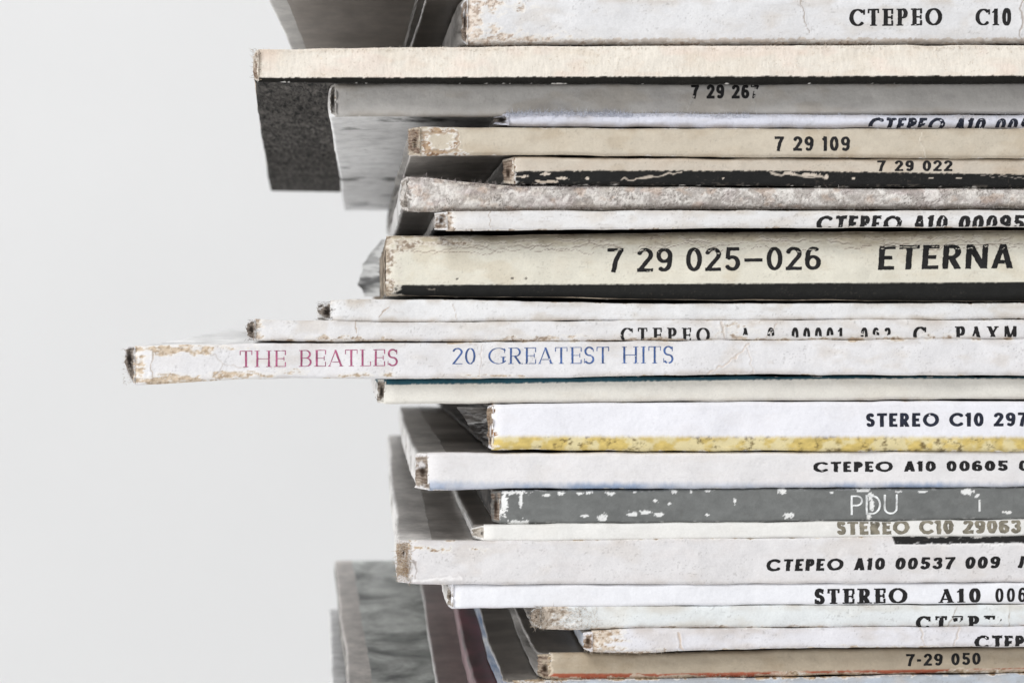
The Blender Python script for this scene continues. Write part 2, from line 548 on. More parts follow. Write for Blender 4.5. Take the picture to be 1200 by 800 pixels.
class Sleeve:
    """One record sleeve: measured edges (px in the photo), depth of its spine, paper and wear."""

    def __init__(s, top, bot, left, d=0.0, endw=0, r=0.35, vp=420, lift=0.0, lift_b=None, base=(230, 230, 230), seed=1, **k):
        a = k.get('uneven', 1.0)
        ft, fb = curve_of(top), curve_of(bot)
        s.top = lambda x: ft(x) + (fbm(np.asarray(x, float) / 42, np.asarray(x, float) * 0, seed * 13 + 5, 4) - .5) * 2.2 * a
        s.bot = lambda x: fb(x) + (fbm(np.asarray(x, float) / 42, np.asarray(x, float) * 0, seed * 13 + 9, 4) - .5) * 2.2 * a
        s.left, s.d, s.endw, s.r, s.vp, s.lift = left, d, endw, r, vp, lift
        s.base, s.seed, s.k = lin(base), seed, k
        s.lift_b = lift if lift_b is None else lift_b

    # colour (linear), relief in mm (+ towards the viewer), wear mask, at photo coordinates on the spine plane
    def paint(s, PX, PY):
        g = s.k.get
        u, w = PX / 10, PY / 10
        dt, db, dl = (PY - s.top(PX)) / 10, (s.bot(PX) - PY) / 10, (PX - s.left) / 10
        sd = s.seed * 101
        big, mid, fine = fbm(u * .12, w * .5, sd, 4), fbm(u * 1.1, w * 1.6, sd + 1, 4), fbm(u * 4.5, w * 5, sd + 2, 3)
        col = s.base * (1 + (g('mottle', .05) * (big - .5) * 2 + g('grainy', .03) * (mid - .5) * 2 + .03 * (fine - .5) * 2))[..., None]
        tint = lin(g('tint', (205, 196, 186)))
        col = mix(col, tint, np.clip((fbm(u * .35, w * .8, sd + 3) - .52) * 3, 0, 1) * g('tinted', .25))
        rel = (mid - .5) * g('rough', .05) + (fine - .5) * g('rough', .05) * .7
        # colour bands printed or wrapped along the bottom / top: (edge curve, colour, jitter px, side)
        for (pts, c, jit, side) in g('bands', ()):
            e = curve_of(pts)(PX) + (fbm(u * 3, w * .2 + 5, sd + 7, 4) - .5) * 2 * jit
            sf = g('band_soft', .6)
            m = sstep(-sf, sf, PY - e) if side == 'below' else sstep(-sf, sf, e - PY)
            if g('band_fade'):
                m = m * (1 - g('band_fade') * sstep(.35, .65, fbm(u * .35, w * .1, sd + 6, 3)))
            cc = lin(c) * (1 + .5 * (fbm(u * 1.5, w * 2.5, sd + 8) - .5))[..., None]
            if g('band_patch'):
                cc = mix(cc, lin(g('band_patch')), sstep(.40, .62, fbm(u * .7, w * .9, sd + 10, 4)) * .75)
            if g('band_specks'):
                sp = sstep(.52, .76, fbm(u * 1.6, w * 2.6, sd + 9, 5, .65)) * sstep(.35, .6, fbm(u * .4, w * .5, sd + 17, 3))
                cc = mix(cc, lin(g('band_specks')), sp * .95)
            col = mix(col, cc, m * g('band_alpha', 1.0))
        if g('custom'):
            col, rel = g('custom')(s, PX, PY, dt, db, dl, col, rel)
        # dust specks and hairline scuffs
        spk = sstep(.80, .84, vnoise(u * 5.5, w * 5.5, sd + 11)) * sstep(.5, .62, fbm(u * .5, w * .9, sd + 12))
        col = mix(col, lin((92, 84, 76)), spk * g('specks', .5) * .45)
        scf = sstep(.74, .78, fbm(u * .9, w * 6.5, sd + 13, 3))
        lum = np.clip(col.mean(-1) * 3, 0, 1)
        col = mix(col, lin(g('scuff', (150, 142, 134))), scf * g('scuffs', .35) * .5 * lum)
        # handling grime: yellowed blotches and a grey rub along the folds
        ed = np.minimum(dt, db)
        gr = (1 - sstep(0, .9, ed)) * sstep(.36, .66, fbm(u * .45, w * .35, sd + 14, 4)) * g('grime', .38)
        col = mix(col, col * lin((214, 202, 188)), gr * lum)
        st = sstep(.54, .74, fbm(u * .22, w * .45, sd + 15, 4)) * g('grime', .38)
        col = mix(col, col * lin((232, 222, 208)), st * lum)
        rel = rel + (fbm(u * .16, w * .22, sd + 16, 3) - .5) * g('dents', .5)
        # worn edges: torn white fibre, then board showing through
        n = fbm(u * g('wf', 1.0), w * 2.2, sd + 20, 5, .6) - .5
        n2 = fbm(u * .13, w * .1, sd + 21, 3) - .5
        wt, wb, wl = g('wear', ((.35, .35), (.35, .35), (.6, 1.0)))
        we = np.maximum.reduce([wt[0] * (1 + 1.6 * n2) - dt / wt[1] * .5, wb[0] * (1 - 1.6 * n2) - db / wb[1] * .5, wl[0] - dl / wl[1] * .5]) + n * 1.15
        for (cx, cy, rx, ry, a) in g('zones', ()):
            we = np.maximum(we, a - np.hypot((PX - cx) / rx, (PY - cy) / ry) * a * .75 + n * 1.25)
        halo = sstep(.18, .30, we)
        core = sstep(.36, .46, we)
        wcol = lin(g('board', (176, 158, 138)))
        wcol2 = lin(g('board2', (118, 102, 88)))
        pulp = fbm(u * 3.2, w * 4.2, sd + 23, 4)
        wc = mix(wcol * np.ones(PX.shape + (3,)), wcol2, sstep(.42, .66, pulp))
        wc = mix(wc, lin((232, 226, 218)), sstep(.6, .7, fbm(u * 2.6, w * 4.6, sd + 24, 3)) * .8)
        col = mix(col, lin(g('fibre', (236, 233, 229))), halo * (1 - core) * .75)
        col = mix(col, wc, core)
        rel = rel - .05 * core + core * (pulp - .5) * .14 + .015 * halo * (1 - core)
        # creases: polylines in px
        for (pts, wid, dark) in g('creases', ()):
            dd = np.full(PX.shape, 99.0)
            jx = (vnoise(u * 1.9, w * 1.9, sd + 30) - .5) * 5
            jy = (vnoise(u * 1.9, w * 1.9, sd + 31) - .5) * 4
            for (x0, y0), (x1, y1) in zip(pts[:-1], pts[1:]):
                dx, dy = x1 - x0, y1 - y0
                t = np.clip(((PX + jx - x0) * dx + (PY + jy - y0) * dy) / (dx * dx + dy * dy), 0, 1)
                dd = np.minimum(dd, np.hypot(PX + jx - x0 - t * dx, PY + jy - y0 - t * dy))
            m = 1 - sstep(wid * .4, wid, dd)
            col = mix(col, lin(dark), m * .8)
            rel = rel + .05 * (1 - sstep(wid, wid * 2.5, dd)) - .08 * m
        return col, rel, np.maximum(core, halo * .6)

    def front(s, dt, db):
        """set-back of the rounded spine (mm) from distances to its edges"""
        r = s.r
        f = 0
        for q in (dt, db):
            a = np.clip(r - q, 0, r)
            f = f + r - np.sqrt(np.maximum(r * r - a * a, 0))
        return f

    def build(s, name, label, group, top_mat, bot_mat, side_mat, spine_mat=None, open_side=False, texts=(), fuzz=(), cap=None):
        k = (D0 + s.d) / F_PX
        k10 = k * 10
        x_l, z_b = px_to_mm(s.left, s.bot(s.left + 300), s.d)
        org = np.array([x_l + 157, s.d + 157, float(z_b)])
        root = bpy.data.objects.new(name, None)
        root.empty_display_size = 0.02
        COL.objects.link(root)
        root.location = tuple(org * MM)
        root['label'], root['category'], root['group'] = label, "record sleeve", group
        sh = (s.vp - VPX) / F_PX
        s.root, s.org = root, org
        place = lambda x, y, z, li=s.lift: np.stack([x + (y - s.d) * sh, y, z + li * np.clip((y - s.d) / 315, 0, 1) ** 1.3], -1).reshape(-1, 3)
        s.place, s.scale = place, k

        # ---- cover: boards, left side, back
        xl = s.left - s.endw
        right_px = xl + 315 / k
        px = np.concatenate([xl + np.array([0, .6, 1.5, 3, 5]), np.arange(xl + 12, R_EDGE, 12), np.linspace(R_EDGE + 20, right_px, 12)])
        yy = np.concatenate([[.55, .9, 1.4, 2.2, 3.5], np.geomspace(6, 315, 40)])
        tpx = np.maximum(px, s.left)
        T, B = s.top(tpx) + .6, s.bot(tpx) - .6
        rr = 4.0 if not open_side else 1.5                                # rounding at the folded left edge, px
        a = np.clip(1 - (px - xl) / rr, 0, 1)
        rd = rr * (1 - np.sqrt(1 - a * a)) * np.minimum(1, (B - T) / 12)
        T, B = T + rd, B - rd
        PXg, YY = np.meshgrid(px, yy)
        Tg, Bg = np.meshgrid(T, yy)[0], np.meshgrid(B, yy)[0]
        xg = (PXg - VPX) * k + CAMX
        wob = (fbm(xg * .03, YY * .02, s.seed + 500, 3) - .5) * 5 * np.clip(YY / 60, 0, 1)     # boards are never quite flat
        wobx = ((fbm(YY * .016, YY * 0 + s.seed, s.seed + 520, 2) - .5) * .7 + (fbm(YY * .25, YY * 0 + s.seed, s.seed + 521, 3) - .5) * .22) * np.clip(YY / 8, 0, 1)
        if s.endw:
            lim = s.left + 3.5 - (s.endw + 3.5) * np.clip((YY - .85) / 1.7, 0, 1)          # the crushed corner is cut back
            xg = np.maximum(xg, (lim - VPX) * k + CAMX + (PXg - xl) * 1e-4)
        yg = YY + s.d
        near = np.clip(1 - (xg - xg[:, :1]) / 4, 0, 1)
        vt = place(xg + wobx * near, yg, (HOR - Tg + wob * s.k.get('wob', .6)) * k)
        vb = place(xg + (wobx + s.k.get('undercut', 0) * k * 1.0) * near, yg, (HOR - Bg + wob * s.k.get('wob', .6)) * k, s.lift_b)
        nr, nc = PXg.shape
        ft = grid_faces(nr, nc)
        fb = grid_faces(nr, nc)[:, ::-1] + nr * nc
        V, Fc, Mi = [vt, vb], [ft, fb], [np.zeros(len(ft)), np.ones(len(fb))]
        off = 2 * nr * nc
        # left side, its own strip of rows between the boards
        nz = 9
        q = np.linspace(0, 1, nz)[:, None]
        tt, bb = vt.reshape(nr, nc, 3)[:, 0], vb.reshape(nr, nc, 3)[:, 0]
        L = tt[None] * (1 - q[..., None]) + bb[None] * q[..., None]
        ins = np.zeros((nz, nr))
        if open_side:
            ins[2:-2] = 3.2
            ins[[1, -2]] = .05
            L[1], L[-2] = tt - [0, 0, .42], bb + [0, 0, .42]
            L[2], L[-3] = tt - [0, 0, .46], bb + [0, 0, .46]
            ins[2] = ins[-3] = 3.0
        else:
            ins += -np.sin(q * math.pi) * .12 + (fbm(np.arange(nr)[None] * .6, q * 3, s.seed + 540, 3) - .5) * .35 * np.sin(q * math.pi)
        L[..., 0] += ins
        V.append(L.reshape(-1, 3))
        fl = grid_faces(nz, nr) + off
        Fc.append(fl); Mi.append(np.full(len(fl), 2))
        off += nz * nr
        # front, back and right closing strips
        for (t_, b_) in ((vt.reshape(nr, nc, 3)[0], vb.reshape(nr, nc, 3)[0]), (vt.reshape(nr, nc, 3)[-1], vb.reshape(nr, nc, 3)[-1]),
                         (vt.reshape(nr, nc, 3)[:, -1], vb.reshape(nr, nc, 3)[:, -1])):
            V.append(np.concatenate([t_, b_])); f = grid_faces(2, len(t_)) + off
            Fc.append(f); Mi.append(np.full(len(f), 2)); off += 2 * len(t_)
        link_mesh("cover", np.concatenate(V), np.concatenate(Fc), [top_mat, bot_mat, side_mat], root, org, True, np.concatenate(Mi))

        # ---- spine: a fine sheet wrapped round the fold
        c = np.concatenate([np.arange(s.left, R_EDGE, 1.15), np.linspace(R_EDGE + 4, right_px, 60)])
        Tc, Bc = s.top(c), s.bot(c)
        Hm = (Bc - Tc) / 10
        r = s.r = min(s.r, float(Hm.min()) * .49)
        hm = float(np.median(Hm))
        e = .9
        nrow = max(16, int((hm + 2 * e) / .105))
        q = np.linspace(0, 1, nrow)[:, None]
        Ltot = 2 * e + math.pi * r + (Hm - 2 * r)[None]
        sa = q * Ltot
        # piecewise: top flap, top corner, face, bottom corner, bottom flap
        h_ = Hm[None]
        a1 = np.clip((sa - e) / r, 0, math.pi / 2)
        a2 = np.clip((sa - e - r * math.pi / 2 - (h_ - 2 * r)) / r, 0, math.pi / 2)
        flat = np.clip(sa - e - r * math.pi / 2, 0, h_ - 2 * r)
        flap1 = np.clip(e - sa, 0, e)
        flap2 = np.clip(sa - (Ltot - e), 0, e)
        dt = r * (1 - np.cos(a1)) + flat + r * np.sin(a2)
        y = r * (1 - np.sin(a1)) + flap1
        y = np.where(a2 > 0, r * (1 - np.cos(a2)) + flap2, y)
        PXs = np.broadcast_to(c[None], dt.shape)
        PYs = Tc[None] + dt * 10
        col, rel, wear = s.paint(PXs, PYs)
        front_f = np.clip(1 - y / (r + .15), 0, 1)
        xs = (PXs - VPX) * k + CAMX
        edge_in = np.clip(1 - (PXs - s.left) / 14, 0, 1)
        jag = (fbm(dt * 1.6, dt * 0 + s.seed, s.seed + 60, 4) - .35) * s.k.get('jag', .35) * edge_in
        crush = edge_in ** 2 * s.k.get('crush', .35)
        zz = (HOR - PYs) * k
        out_z = np.where(dt < h_ / 2, 1, -1) * np.clip(1 - front_f * 1.4, 0, 1)
        zz = zz + rel * out_z * .5 * (y < .5) + .03 * out_z
        link_mesh("spine", place(xs + jag, y + s.d - rel * front_f + crush * .8, zz), grid_faces(nrow, len(c))[:, ::-1],
                  [spine_mat or PAPER], root, org, True, None, col.reshape(-1, 3))

        # ---- torn end: an oblique crushed fold with a hollow
        if s.endw:
            nq, nz = 18, 34
            qq, zzq = np.meshgrid(np.linspace(0, 1, nq), np.linspace(0, 1, nz))
            cp = dict(hole=(.5, .5, .28, .3), taper=.25, cols=((150, 124, 100), (70, 52, 40)), deep=1.0)
            cp.update(cap or {})
            tp, bt = float(s.top(s.left)), float(s.bot(s.left))
            hx, hz, hrx, hrz = cp['hole']
            ends = 1 - cp['taper'] * qq ** 2
            mid = (tp + bt) / 2
            PYc = mid + (zzq - .5) * (bt - tp - 1.0) * ends + cp.get('tip', 0) * (bt - tp) * qq ** 1.5
            rough_ = fbm(qq * 4, zzq * 7, s.seed + 70, 4) - .5
            PXc = s.left + 2.5 - (s.endw + 2.5) * qq + rough_ * 4 * qq
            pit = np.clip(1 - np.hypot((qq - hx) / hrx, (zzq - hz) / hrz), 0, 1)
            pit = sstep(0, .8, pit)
            yc = .15 + 1.7 * qq ** 1.4 + rough_ * .5 + pit * cp['deep'] * .3
            c1, c2 = lin(cp['cols'][0]), lin(cp['cols'][1])
            soft = cp.get('grey', .6)                       # dusty board rather than fresh brown
            c1 = c1 * (1 - soft) + lin((176, 168, 160)) * soft
            c2 = c2 * (1 - soft * .6) + lin((86, 80, 76)) * soft * .6
            rim = np.minimum(np.minimum(zzq, 1 - zzq) * (tp - bt if tp > bt else bt - tp) / 10, 9)       # mm from the fold's outline
            wv = (fbm(qq * 2.5, zzq * 6, s.seed + 71, 4) - .5)
            lay = .5 + .5 * np.sin((rim + wv * .5) * 16 + s.seed)                     # layers of card, edge on
            cc = mix(c1 * np.ones(qq.shape + (3,)), c2, np.clip(.25 + .5 * lay * sstep(.1, .3, rim) + wv * 1.2, 0, 1))
            skin = (1 - sstep(.16, .34, rim + wv * .5)) * cp.get('skin', .85)            # the paper turned over the edge
            cc = mix(cc, s.base * .92, skin)
            cc = mix(cc, s.base * .9, sstep(.58, .72, fbm(qq * 2.2, zzq * 3.2, s.seed + 72, 3)) * .75)
            cc = mix(cc, c2 * .35, pit)  # darkness inside the hollow is painted; the dent itself is shallow
            cc = mix(cc, s.base * .95, (1 - sstep(.0, .22, qq + wv * .35)) * .7)
            link_mesh("torn_corner", place((PXc - VPX) * k + CAMX, yc + s.d, (HOR - PYc) * k), grid_faces(nz, nq), [PULP], root, org, True, None, cc.reshape(-1, 3))

        # ---- lettering, pressed onto the spine
        for t in texts:
            s.letter(t, place, k)
        for f in fuzz:
            s.fibres(f, place, k)
        return s

    def letter(s, t, place, k):
        """t: text, style, x0, x1, (top, bottom) at x0, (top, bottom) at x1, ink, options"""
        txt, sty, x0, x1, (ta, ba), (tb, bb), ink, op = t
        g = op.get
        st = STYLES[sty]
        nat = text_width(txt, sty)
        pitch = .38
        pad = 8
        xs = np.arange(x0 - pad, x1 + pad, pitch)
        ys = np.arange(min(ta, tb) - 3, max(ba, bb) + 3, pitch)
        PX, PY = np.meshgrid(xs, ys)
        f = (PX - x0) / (x1 - x0)
        tl, bl = ta + (tb - ta) * f, ba + (bb - ba) * f
        Y = (bl - PY) / (bl - tl)
        X = (PX - x0) / (x1 - x0) * nat - g('slant', 0) * (Y - .5)
        u, w = PX / 10, PY / 10
        X = X + (vnoise(u * 3, w * 3, s.seed + 80) - .5) * g('wob', .005)
        F, _ = text_field(txt, sty, X, Y)
        F = F + (fbm(u * 4, w * 4, s.seed + 81, 3) - .5) * g('rag', .025) + g('bold', 0)
        col, rel, wear = s.paint(PX, PY)
        F = np.minimum(F, g('wear', .6) - wear)
        if g('flake'):
            F = np.minimum(F, (fbm(u * 1.8, w * 2.4, s.seed + 82, 4) - g('flake')) * 1.5)
        for (bx0, by0, bx1, by1) in g('lost', ()):
            jit = (fbm(u * 2.5, w * 2.5, s.seed + 83, 3) - .5) * 8
            F = np.minimum(F, -box(PX + jit, PY + jit, bx0, by0, bx1, by1) * .05)
        dt, db = (PY - s.top(PX)) / 10, (s.bot(PX) - PY) / 10
        F = np.minimum(F, np.minimum(dt - .02, db - .02) * 3)
        if g('cut'):
            F = np.minimum(F, (g('cut') + (fbm(u * 1.2, w * 0, s.seed + 84, 4) - .5) * 5 - PY) * .2)
        v, fc = march(F, xs, ys)
        if not v:
            return
        v = np.array(v)
        px, py = v[:, 0], v[:, 1]
        _, rel, _ = s.paint(px, py)
        dt, db = (py - s.top(px)) / 10, (s.bot(px) - py) / 10
        front_f = np.clip(1 - s.front(dt, db) / (s.r + .15), 0, 1)
        y = s.front(dt, db) - rel * front_f - .022
        o = link_mesh("lettering", place((px - VPX) * k + CAMX, y + s.d, (HOR - py) * k), fc, [ink], s.root, s.org, False)
        if g('label'):
            o['label'] = op['label']

    def fibres(s, f, place, k):
        """loose paper fibres: (count, x range px, edge 'top'/'bot'/'face'/'left', length mm, colours)"""
        n, (xa, xb), edge, ln, cols = f
        rng = np.random.default_rng(s.seed * 7 + n)
        px = rng.uniform(xa, xb, n)
        t, b = s.top(px), s.bot(px)
        if edge == 'top': py = t + rng.uniform(-.5, 5, n)
        elif edge == 'upper': py = t + (b - t) * rng.uniform(.03, .82, n)
        elif edge == 'bot': py = b - rng.uniform(-.5, 4, n)
        else: py = t + (b - t) * rng.uniform(.04, .96, n)
        if edge == 'left':
            px = s.left + rng.uniform(-s.endw - 1, 6, n)
            t, b = s.top(px), s.bot(px)
            py = t + (b - t) * rng.uniform(.02, .98, n)
        x, z = (px - VPX) * k + CAMX, (HOR - py) * k
        y = s.front((py - t) / 10, (b - py) / 10) + s.d + (.8 * np.clip((s.left - px) / 10, 0, 2) if edge == 'left' else 0)
        up = {'top': .7, 'bot': -.7, 'face': 0, 'upper': 0, 'left': 0}[edge]
        d = np.stack([rng.normal(0 if edge != 'left' else -.8, .8, n), -np.abs(rng.normal(.35, .35, n)), up + rng.normal(0, .5, n)], 1)
        d /= np.linalg.norm(d, axis=1)[:, None]
        L = ln * rng.uniform(.35, 1.3, n)[:, None]
        bend = rng.normal(0, .45, (n, 3))
        P = np.stack([x, y, z], 1)
        rings = []
        side = np.cross(d, rng.normal(0, 1, (n, 3)))
        side /= np.linalg.norm(side, axis=1)[:, None]
        up2 = np.cross(d, side)
        for q, rad in ((-.1, .02), (.35, .019), (.7, .015), (1.0, .006)):
            ctr = P + d * L * q + bend * L * q * q
            for a in (0, 2.094, 4.189):
                rings.append(ctr + (side * math.cos(a) + up2 * math.sin(a)) * rad)
        R = np.stack(rings, 1).reshape(-1, 3)
        base = (np.arange(n) * 12)[:, None, None, None]
        idx = []
        for r_ in range(3):
            for a in range(3):
                idx.append([r_ * 3 + a, r_ * 3 + (a + 1) % 3, (r_ + 1) * 3 + (a + 1) % 3, (r_ + 1) * 3 + a])
        fc = (np.array(idx)[None] + (np.arange(n) * 12)[:, None, None]).reshape(-1, 4)
        pick = rng.integers(0, len(cols), n)
        cc = np.array([lin(c) for c in cols])[pick] * rng.uniform(.8, 1.1, (n, 1))
        v = place(R[:, 0], R[:, 1], R[:, 2])
        o = link_mesh("paper_fibres", v, fc, [PULP], s.root, s.org, True, None, np.repeat(cc, 12, 0))
        o['kind'] = 'stuff'


# ------------------------------------------------------------------ setting: backdrop and the stand under the stack
white_wall = plain_mat("painted_backdrop", tuple(lin((236, 236, 236))), rough=0.9, scale=8, amp=0.012, spec=0.1)
prof = [(-2.2, -0.78), (0.9, -0.78)] + [(0.9 + 0.7 * math.sin(a), -0.08 - 0.7 * math.cos(a)) for a in np.radians(np.linspace(6, 90, 16))] + [(1.6, 2.6)]
bv, bf = [], []
for (y, z) in prof:
    bv += [(-4000, y * 1000, z * 1000), (4000, y * 1000, z * 1000)]
for i in range(len(prof) - 1):
    bf.append((2 * i, 2 * i + 1, 2 * i + 3, 2 * i + 2))
o = link_mesh("backdrop", bv, bf, [white_wall])
o['kind'] = 'structure'

z_stand = float(px_to_mm(0, 946, 0)[1])
x0, x1, y0, y1 = 0.0, 260.0, 12.0, 290.0
sv, sf = [], []
for (z, i) in ((-780, 0), (z_stand - 2, 0), (z_stand, 2)):
    sv += [(x0 + i, y0 + i, z), (x1 - i, y0 + i, z), (x1 - i, y1 - i, z), (x0 + i, y1 - i, z)]
for r_ in range(2):
    for a in range(4):
        sf.append((r_ * 4 + a, r_ * 4 + (a + 1) % 4, r_ * 4 + 4 + (a + 1) % 4, r_ * 4 + 4 + a))
sf.append((8, 9, 10, 11))
o = link_mesh("plinth", sv, sf, [plain_mat("white_plinth", tuple(lin((225, 225, 224))), scale=30, amp=0.03)], None, (0, 0, 0), False)
o['kind'] = 'structure'

# ------------------------------------------------------------------ sleeve pictures
G = lambda v, w=0: tuple(lin((v + w, v, v - w)))
C_dark = cover_mat("dark_print", G(70, 4), G(156, 6), 26, 1.0, .36, .3, .7)
C_black = cover_mat("black_print", G(40), G(90, 2), 90, 2.0, .7, .3, .8, spec=0.15)
C_felt = cover_mat("black_matt_board", G(36), G(112, 4), 900, 2.3, .95, .36, .72, (2.2, .15, 1), spec=0.05, scuff=60, streak=.35)
C_grey = cover_mat("grey_print", G(120, 4), G(186, 4), 22, 3.0, .42, .3, .75)
C_ash = cover_mat("ash_print", tuple(lin((172, 164, 156))), tuple(lin((220, 212, 205))), 22, 3.6, .42, .3, .75, streak=.2, border=(-154.2, tuple(lin((236, 234, 230))), .0174))
C_pale = cover_mat("pale_photo_print", G(96), G(250), 62, 4.0, .45, .34, .43, (1.3, .62, 1), distort=0.5, streak=.22)
C_white = cover_mat("white_print", G(190), G(232), 18, 5.0, .45, .3, .6)
C_brown = cover_mat("brown_grey_print", G(118, 6), G(208, 6), 24, 6.0, .4, .3, .72)
C_brownb = cover_mat("bordered_print", G(112, 5), G(208, 5), 24, 6.5, .4, .3, .72, border=(-153.6, tuple(lin((226, 223, 220))), .0049))
C_edged = cover_mat("white_edged_print", G(96, 5), G(196, 5), 24, 6.2, .4, .3, .72, border=(-154.2, tuple(lin((230, 228, 225))), .0046))
C_green = cover_mat("green_grey_print", tuple(lin((100, 104, 102))), tuple(lin((216, 220, 216))), 34, 7.0, .5, .34, .56, (1.7, .6, 1), border=(-153.2, tuple(lin((206, 200, 195))), -.01346), distort=1.5)
C_mauve = cover_mat("mauve_print", tuple(lin((62, 54, 56))), tuple(lin((140, 88, 96))), 40, 8.0, .42, .42, .62, (1.5, .35, 1))
C_umber = cover_mat("umber_print", tuple(lin((116, 100, 98))), tuple(lin((184, 168, 166))), 22, 8.7, .42, .3, .75)
C_teal = cover_mat("teal_print", tuple(lin((24, 66, 78))), tuple(lin((48, 106, 120))), 60, 9.0, .45, .3, .7)

GROUP = "record sleeves in the tall stack"
W4 = lambda t, b, l, tw=.35, bw=.35, lw=1.2: ((t, tw), (b, bw), (l, lw))


def chips_custom(bands):
    """white chips where the ink has flaked: list of (px, py, rx, ry)"""
    def f(s, PX, PY, dt, db, dl, col, rel):
        u, w = PX / 10, PY / 10
        jx = (fbm(u * bands.get('fr', 3.6), w * 4.4, s.seed + 300, 5, .62) - .5) * 2.6
        m = np.zeros(PX.shape)
        kk = bands.get('k', .8)
        for (cx, cy, rx, ry) in bands['chips']:
            e = np.hypot((PX - cx) / rx, (PY - cy) / ry) / kk + jx * .95
            m = np.maximum(m, 1 - sstep(.86, 1.06, e))
        zone = bands.get('zone')
        if zone:
            m = m * sstep(-1, 1, PY - curve_of(zone)(PX))
        # scattered small flakes near edges
        ed = np.minimum(dt, db)
        fl = sstep(.64, .70, fbm(u * 1.7, w * 3.6, s.seed + 301, 4)) * (1 - sstep(.1, bands.get('reach', .9), ed)) * bands.get('flakes', 1)
        if zone:
            fl = fl * sstep(-1, 1, PY - curve_of(zone)(PX))
        m = np.maximum(m, fl)
        return mix(col, lin(bands.get('col', (226, 226, 224))), m), rel - .035 * m
    return f


def rubbed_shaded_top(s, PX, PY, dt, db, dl, col, rel):
    """the upper fold: rubbed grey wear and painted overhang shadow, split by a long ragged crack"""
    u, w = PX / 10, PY / 10
    n = fbm(u * .5, w * 2.0, 901, 5, .6)
    rub = (1 - sstep(.7, 1.9, dt + (n - .5) * 1.6))
    col = mix(col, col * lin((214, 206, 194)), rub * .85)  # worn grey, with shade from the sleeve above painted into the tone
    for (off, wd, sd) in ((1.25, .055, 911), (1.65, .035, 917), (.85, .04, 923), (2.0, .03, 929)):
        line = np.abs(dt - off - (fbm(u * .55, u * 0, sd, 5, .62) - .5) * 1.5)
        on = sstep(.44, .56, fbm(u * .5, w * .2, sd + 1, 3))
        m = (1 - sstep(wd, wd * 2.2, line)) * on
        col = mix(col, lin((138, 122, 106)), m * .95)
        hl = (1 - sstep(wd, wd * 3, np.abs(line - wd * 2.5))) * on
        col = mix(col, lin((238, 232, 220)), hl * .5)
        rel = rel - .05 * m + .03 * hl
    chip = sstep(.66, .70, fbm(u * 2.2, w * 4, 937, 4)) * rub
    return mix(col, lin((160, 146, 130)), chip * .7), rel - .02 * chip


def both(*fs):
    def f(s, PX, PY, dt, db, dl, col, rel):
        for g in fs:
            col, rel = g(s, PX, PY, dt, db, dl, col, rel)
        return col, rel
    return f


def torn_pulp(s, PX, PY, dt, db, dl, col, rel):
    """paper skin torn off: curled pale flakes over grey pulp with dark splits"""
    u, w = PX / 10, PY / 10
    wx, wy = fbm(u * .8, w * .8, 951, 4) * 3.2, fbm(u * .8, w * .8, 953, 4) * 3.2
    f1 = fbm(u * .9 + wx, w * 1.3 + wy, 955, 5, .6)
    col = mix(col, lin((164, 156, 150)), sstep(.50, .62, f1) * .6)
    col = mix(col, lin((240, 236, 231)), (1 - sstep(.36, .45, f1)) * .8)
    split = 1 - sstep(.008, .030, np.abs(f1 - .5))
    on = sstep(.42, .58, fbm(u * .5, w * .6, 957, 3))
    col = mix(col, lin((96, 84, 76)), split * on * .65)
    col = mix(col, lin((196, 170, 150)), sstep(.56, .70, fbm(u * .6, w * .9, 959, 4)) * .45)
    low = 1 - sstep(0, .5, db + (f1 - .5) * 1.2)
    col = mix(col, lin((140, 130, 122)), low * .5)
    return col, rel + (.5 - f1) * .2 - .07 * split * on


def black_strip(s, PX, PY, dt, db, dl, col, rel):
    """a black paper strip with a slanted end and a torn white lower edge, along the upper fold"""
    u, w = PX / 10, PY / 10
    jag = (fbm(u * 1.6, w * 0, 981, 4) - .5) * 3
    m = sstep(-.6, .6, PX - 1045 - (PY - 627) * .35) * sstep(-.5, .5, 637.5 + jag * .6 - (PX - 1045) * .012 - PY)
    fray = sstep(-.6, .6, PX - 1047) * sstep(-.5, .5, 639 + jag - PY) * (1 - m)
    col = mix(col, lin((244, 242, 242)), fray * .7)
    nick = sstep(.60, .66, fbm(u * 2.4, w * 4, 983, 4)) * sstep(633.5, 636.5, PY)
    return mix(col, lin((33, 32, 32)), m * (1 - nick * .7)), rel - .02 * m


def felt_nap(s, PX, PY, dt, db, dl, col, rel):
    u, w = PX / 10, PY / 10
    nap = fbm(u * 7, w * 1.1, 971, 3) - .5
    col = col * (1 + .16 * nap)[..., None]
    pale = sstep(.12, .3, col.mean(-1))
    return mix(col, lin((238, 216, 204)), sstep(.5, .7, fbm(u * .28, w * .5, 973, 3)) * .3 * pale), rel + nap * .05


# ------------------------------------------------------------------ the stack, from the top down
T_ = lambda *a: a

Sleeve([(200, -66), (1300, -66)], [(200, -26), (1300, -24)], 302, d=1, vp=495, seed=1, base=(226, 224, 220)).build(
    "record_sleeve", "uppermost sleeve, its wide grey underside cut off by the picture top", GROUP,
    C_white, C_ash, SIDE_WHITE)
Sleeve([(200, -25), (1300, -23)], [(200, -13), (1300, -12)], 491, d=1, vp=388, seed=2, base=(220, 218, 214)).build(
    "record_sleeve", "thin dark sleeve at the picture top showing only the left of two pale slanting edges", GROUP,
    C_dark, C_dark, SIDE_GREY, open_side=True)
Sleeve([(200, -12), (1300, -11)], [(200, -3), (1300, -3)], 499, d=1, vp=384, seed=3, base=(220, 218, 214)).build(
    "record_sleeve", "thin dark sleeve at the picture top with the right, brighter white slanting edge", GROUP,
    C_dark, C_dark, SIDE_WHITE, open_side=True)

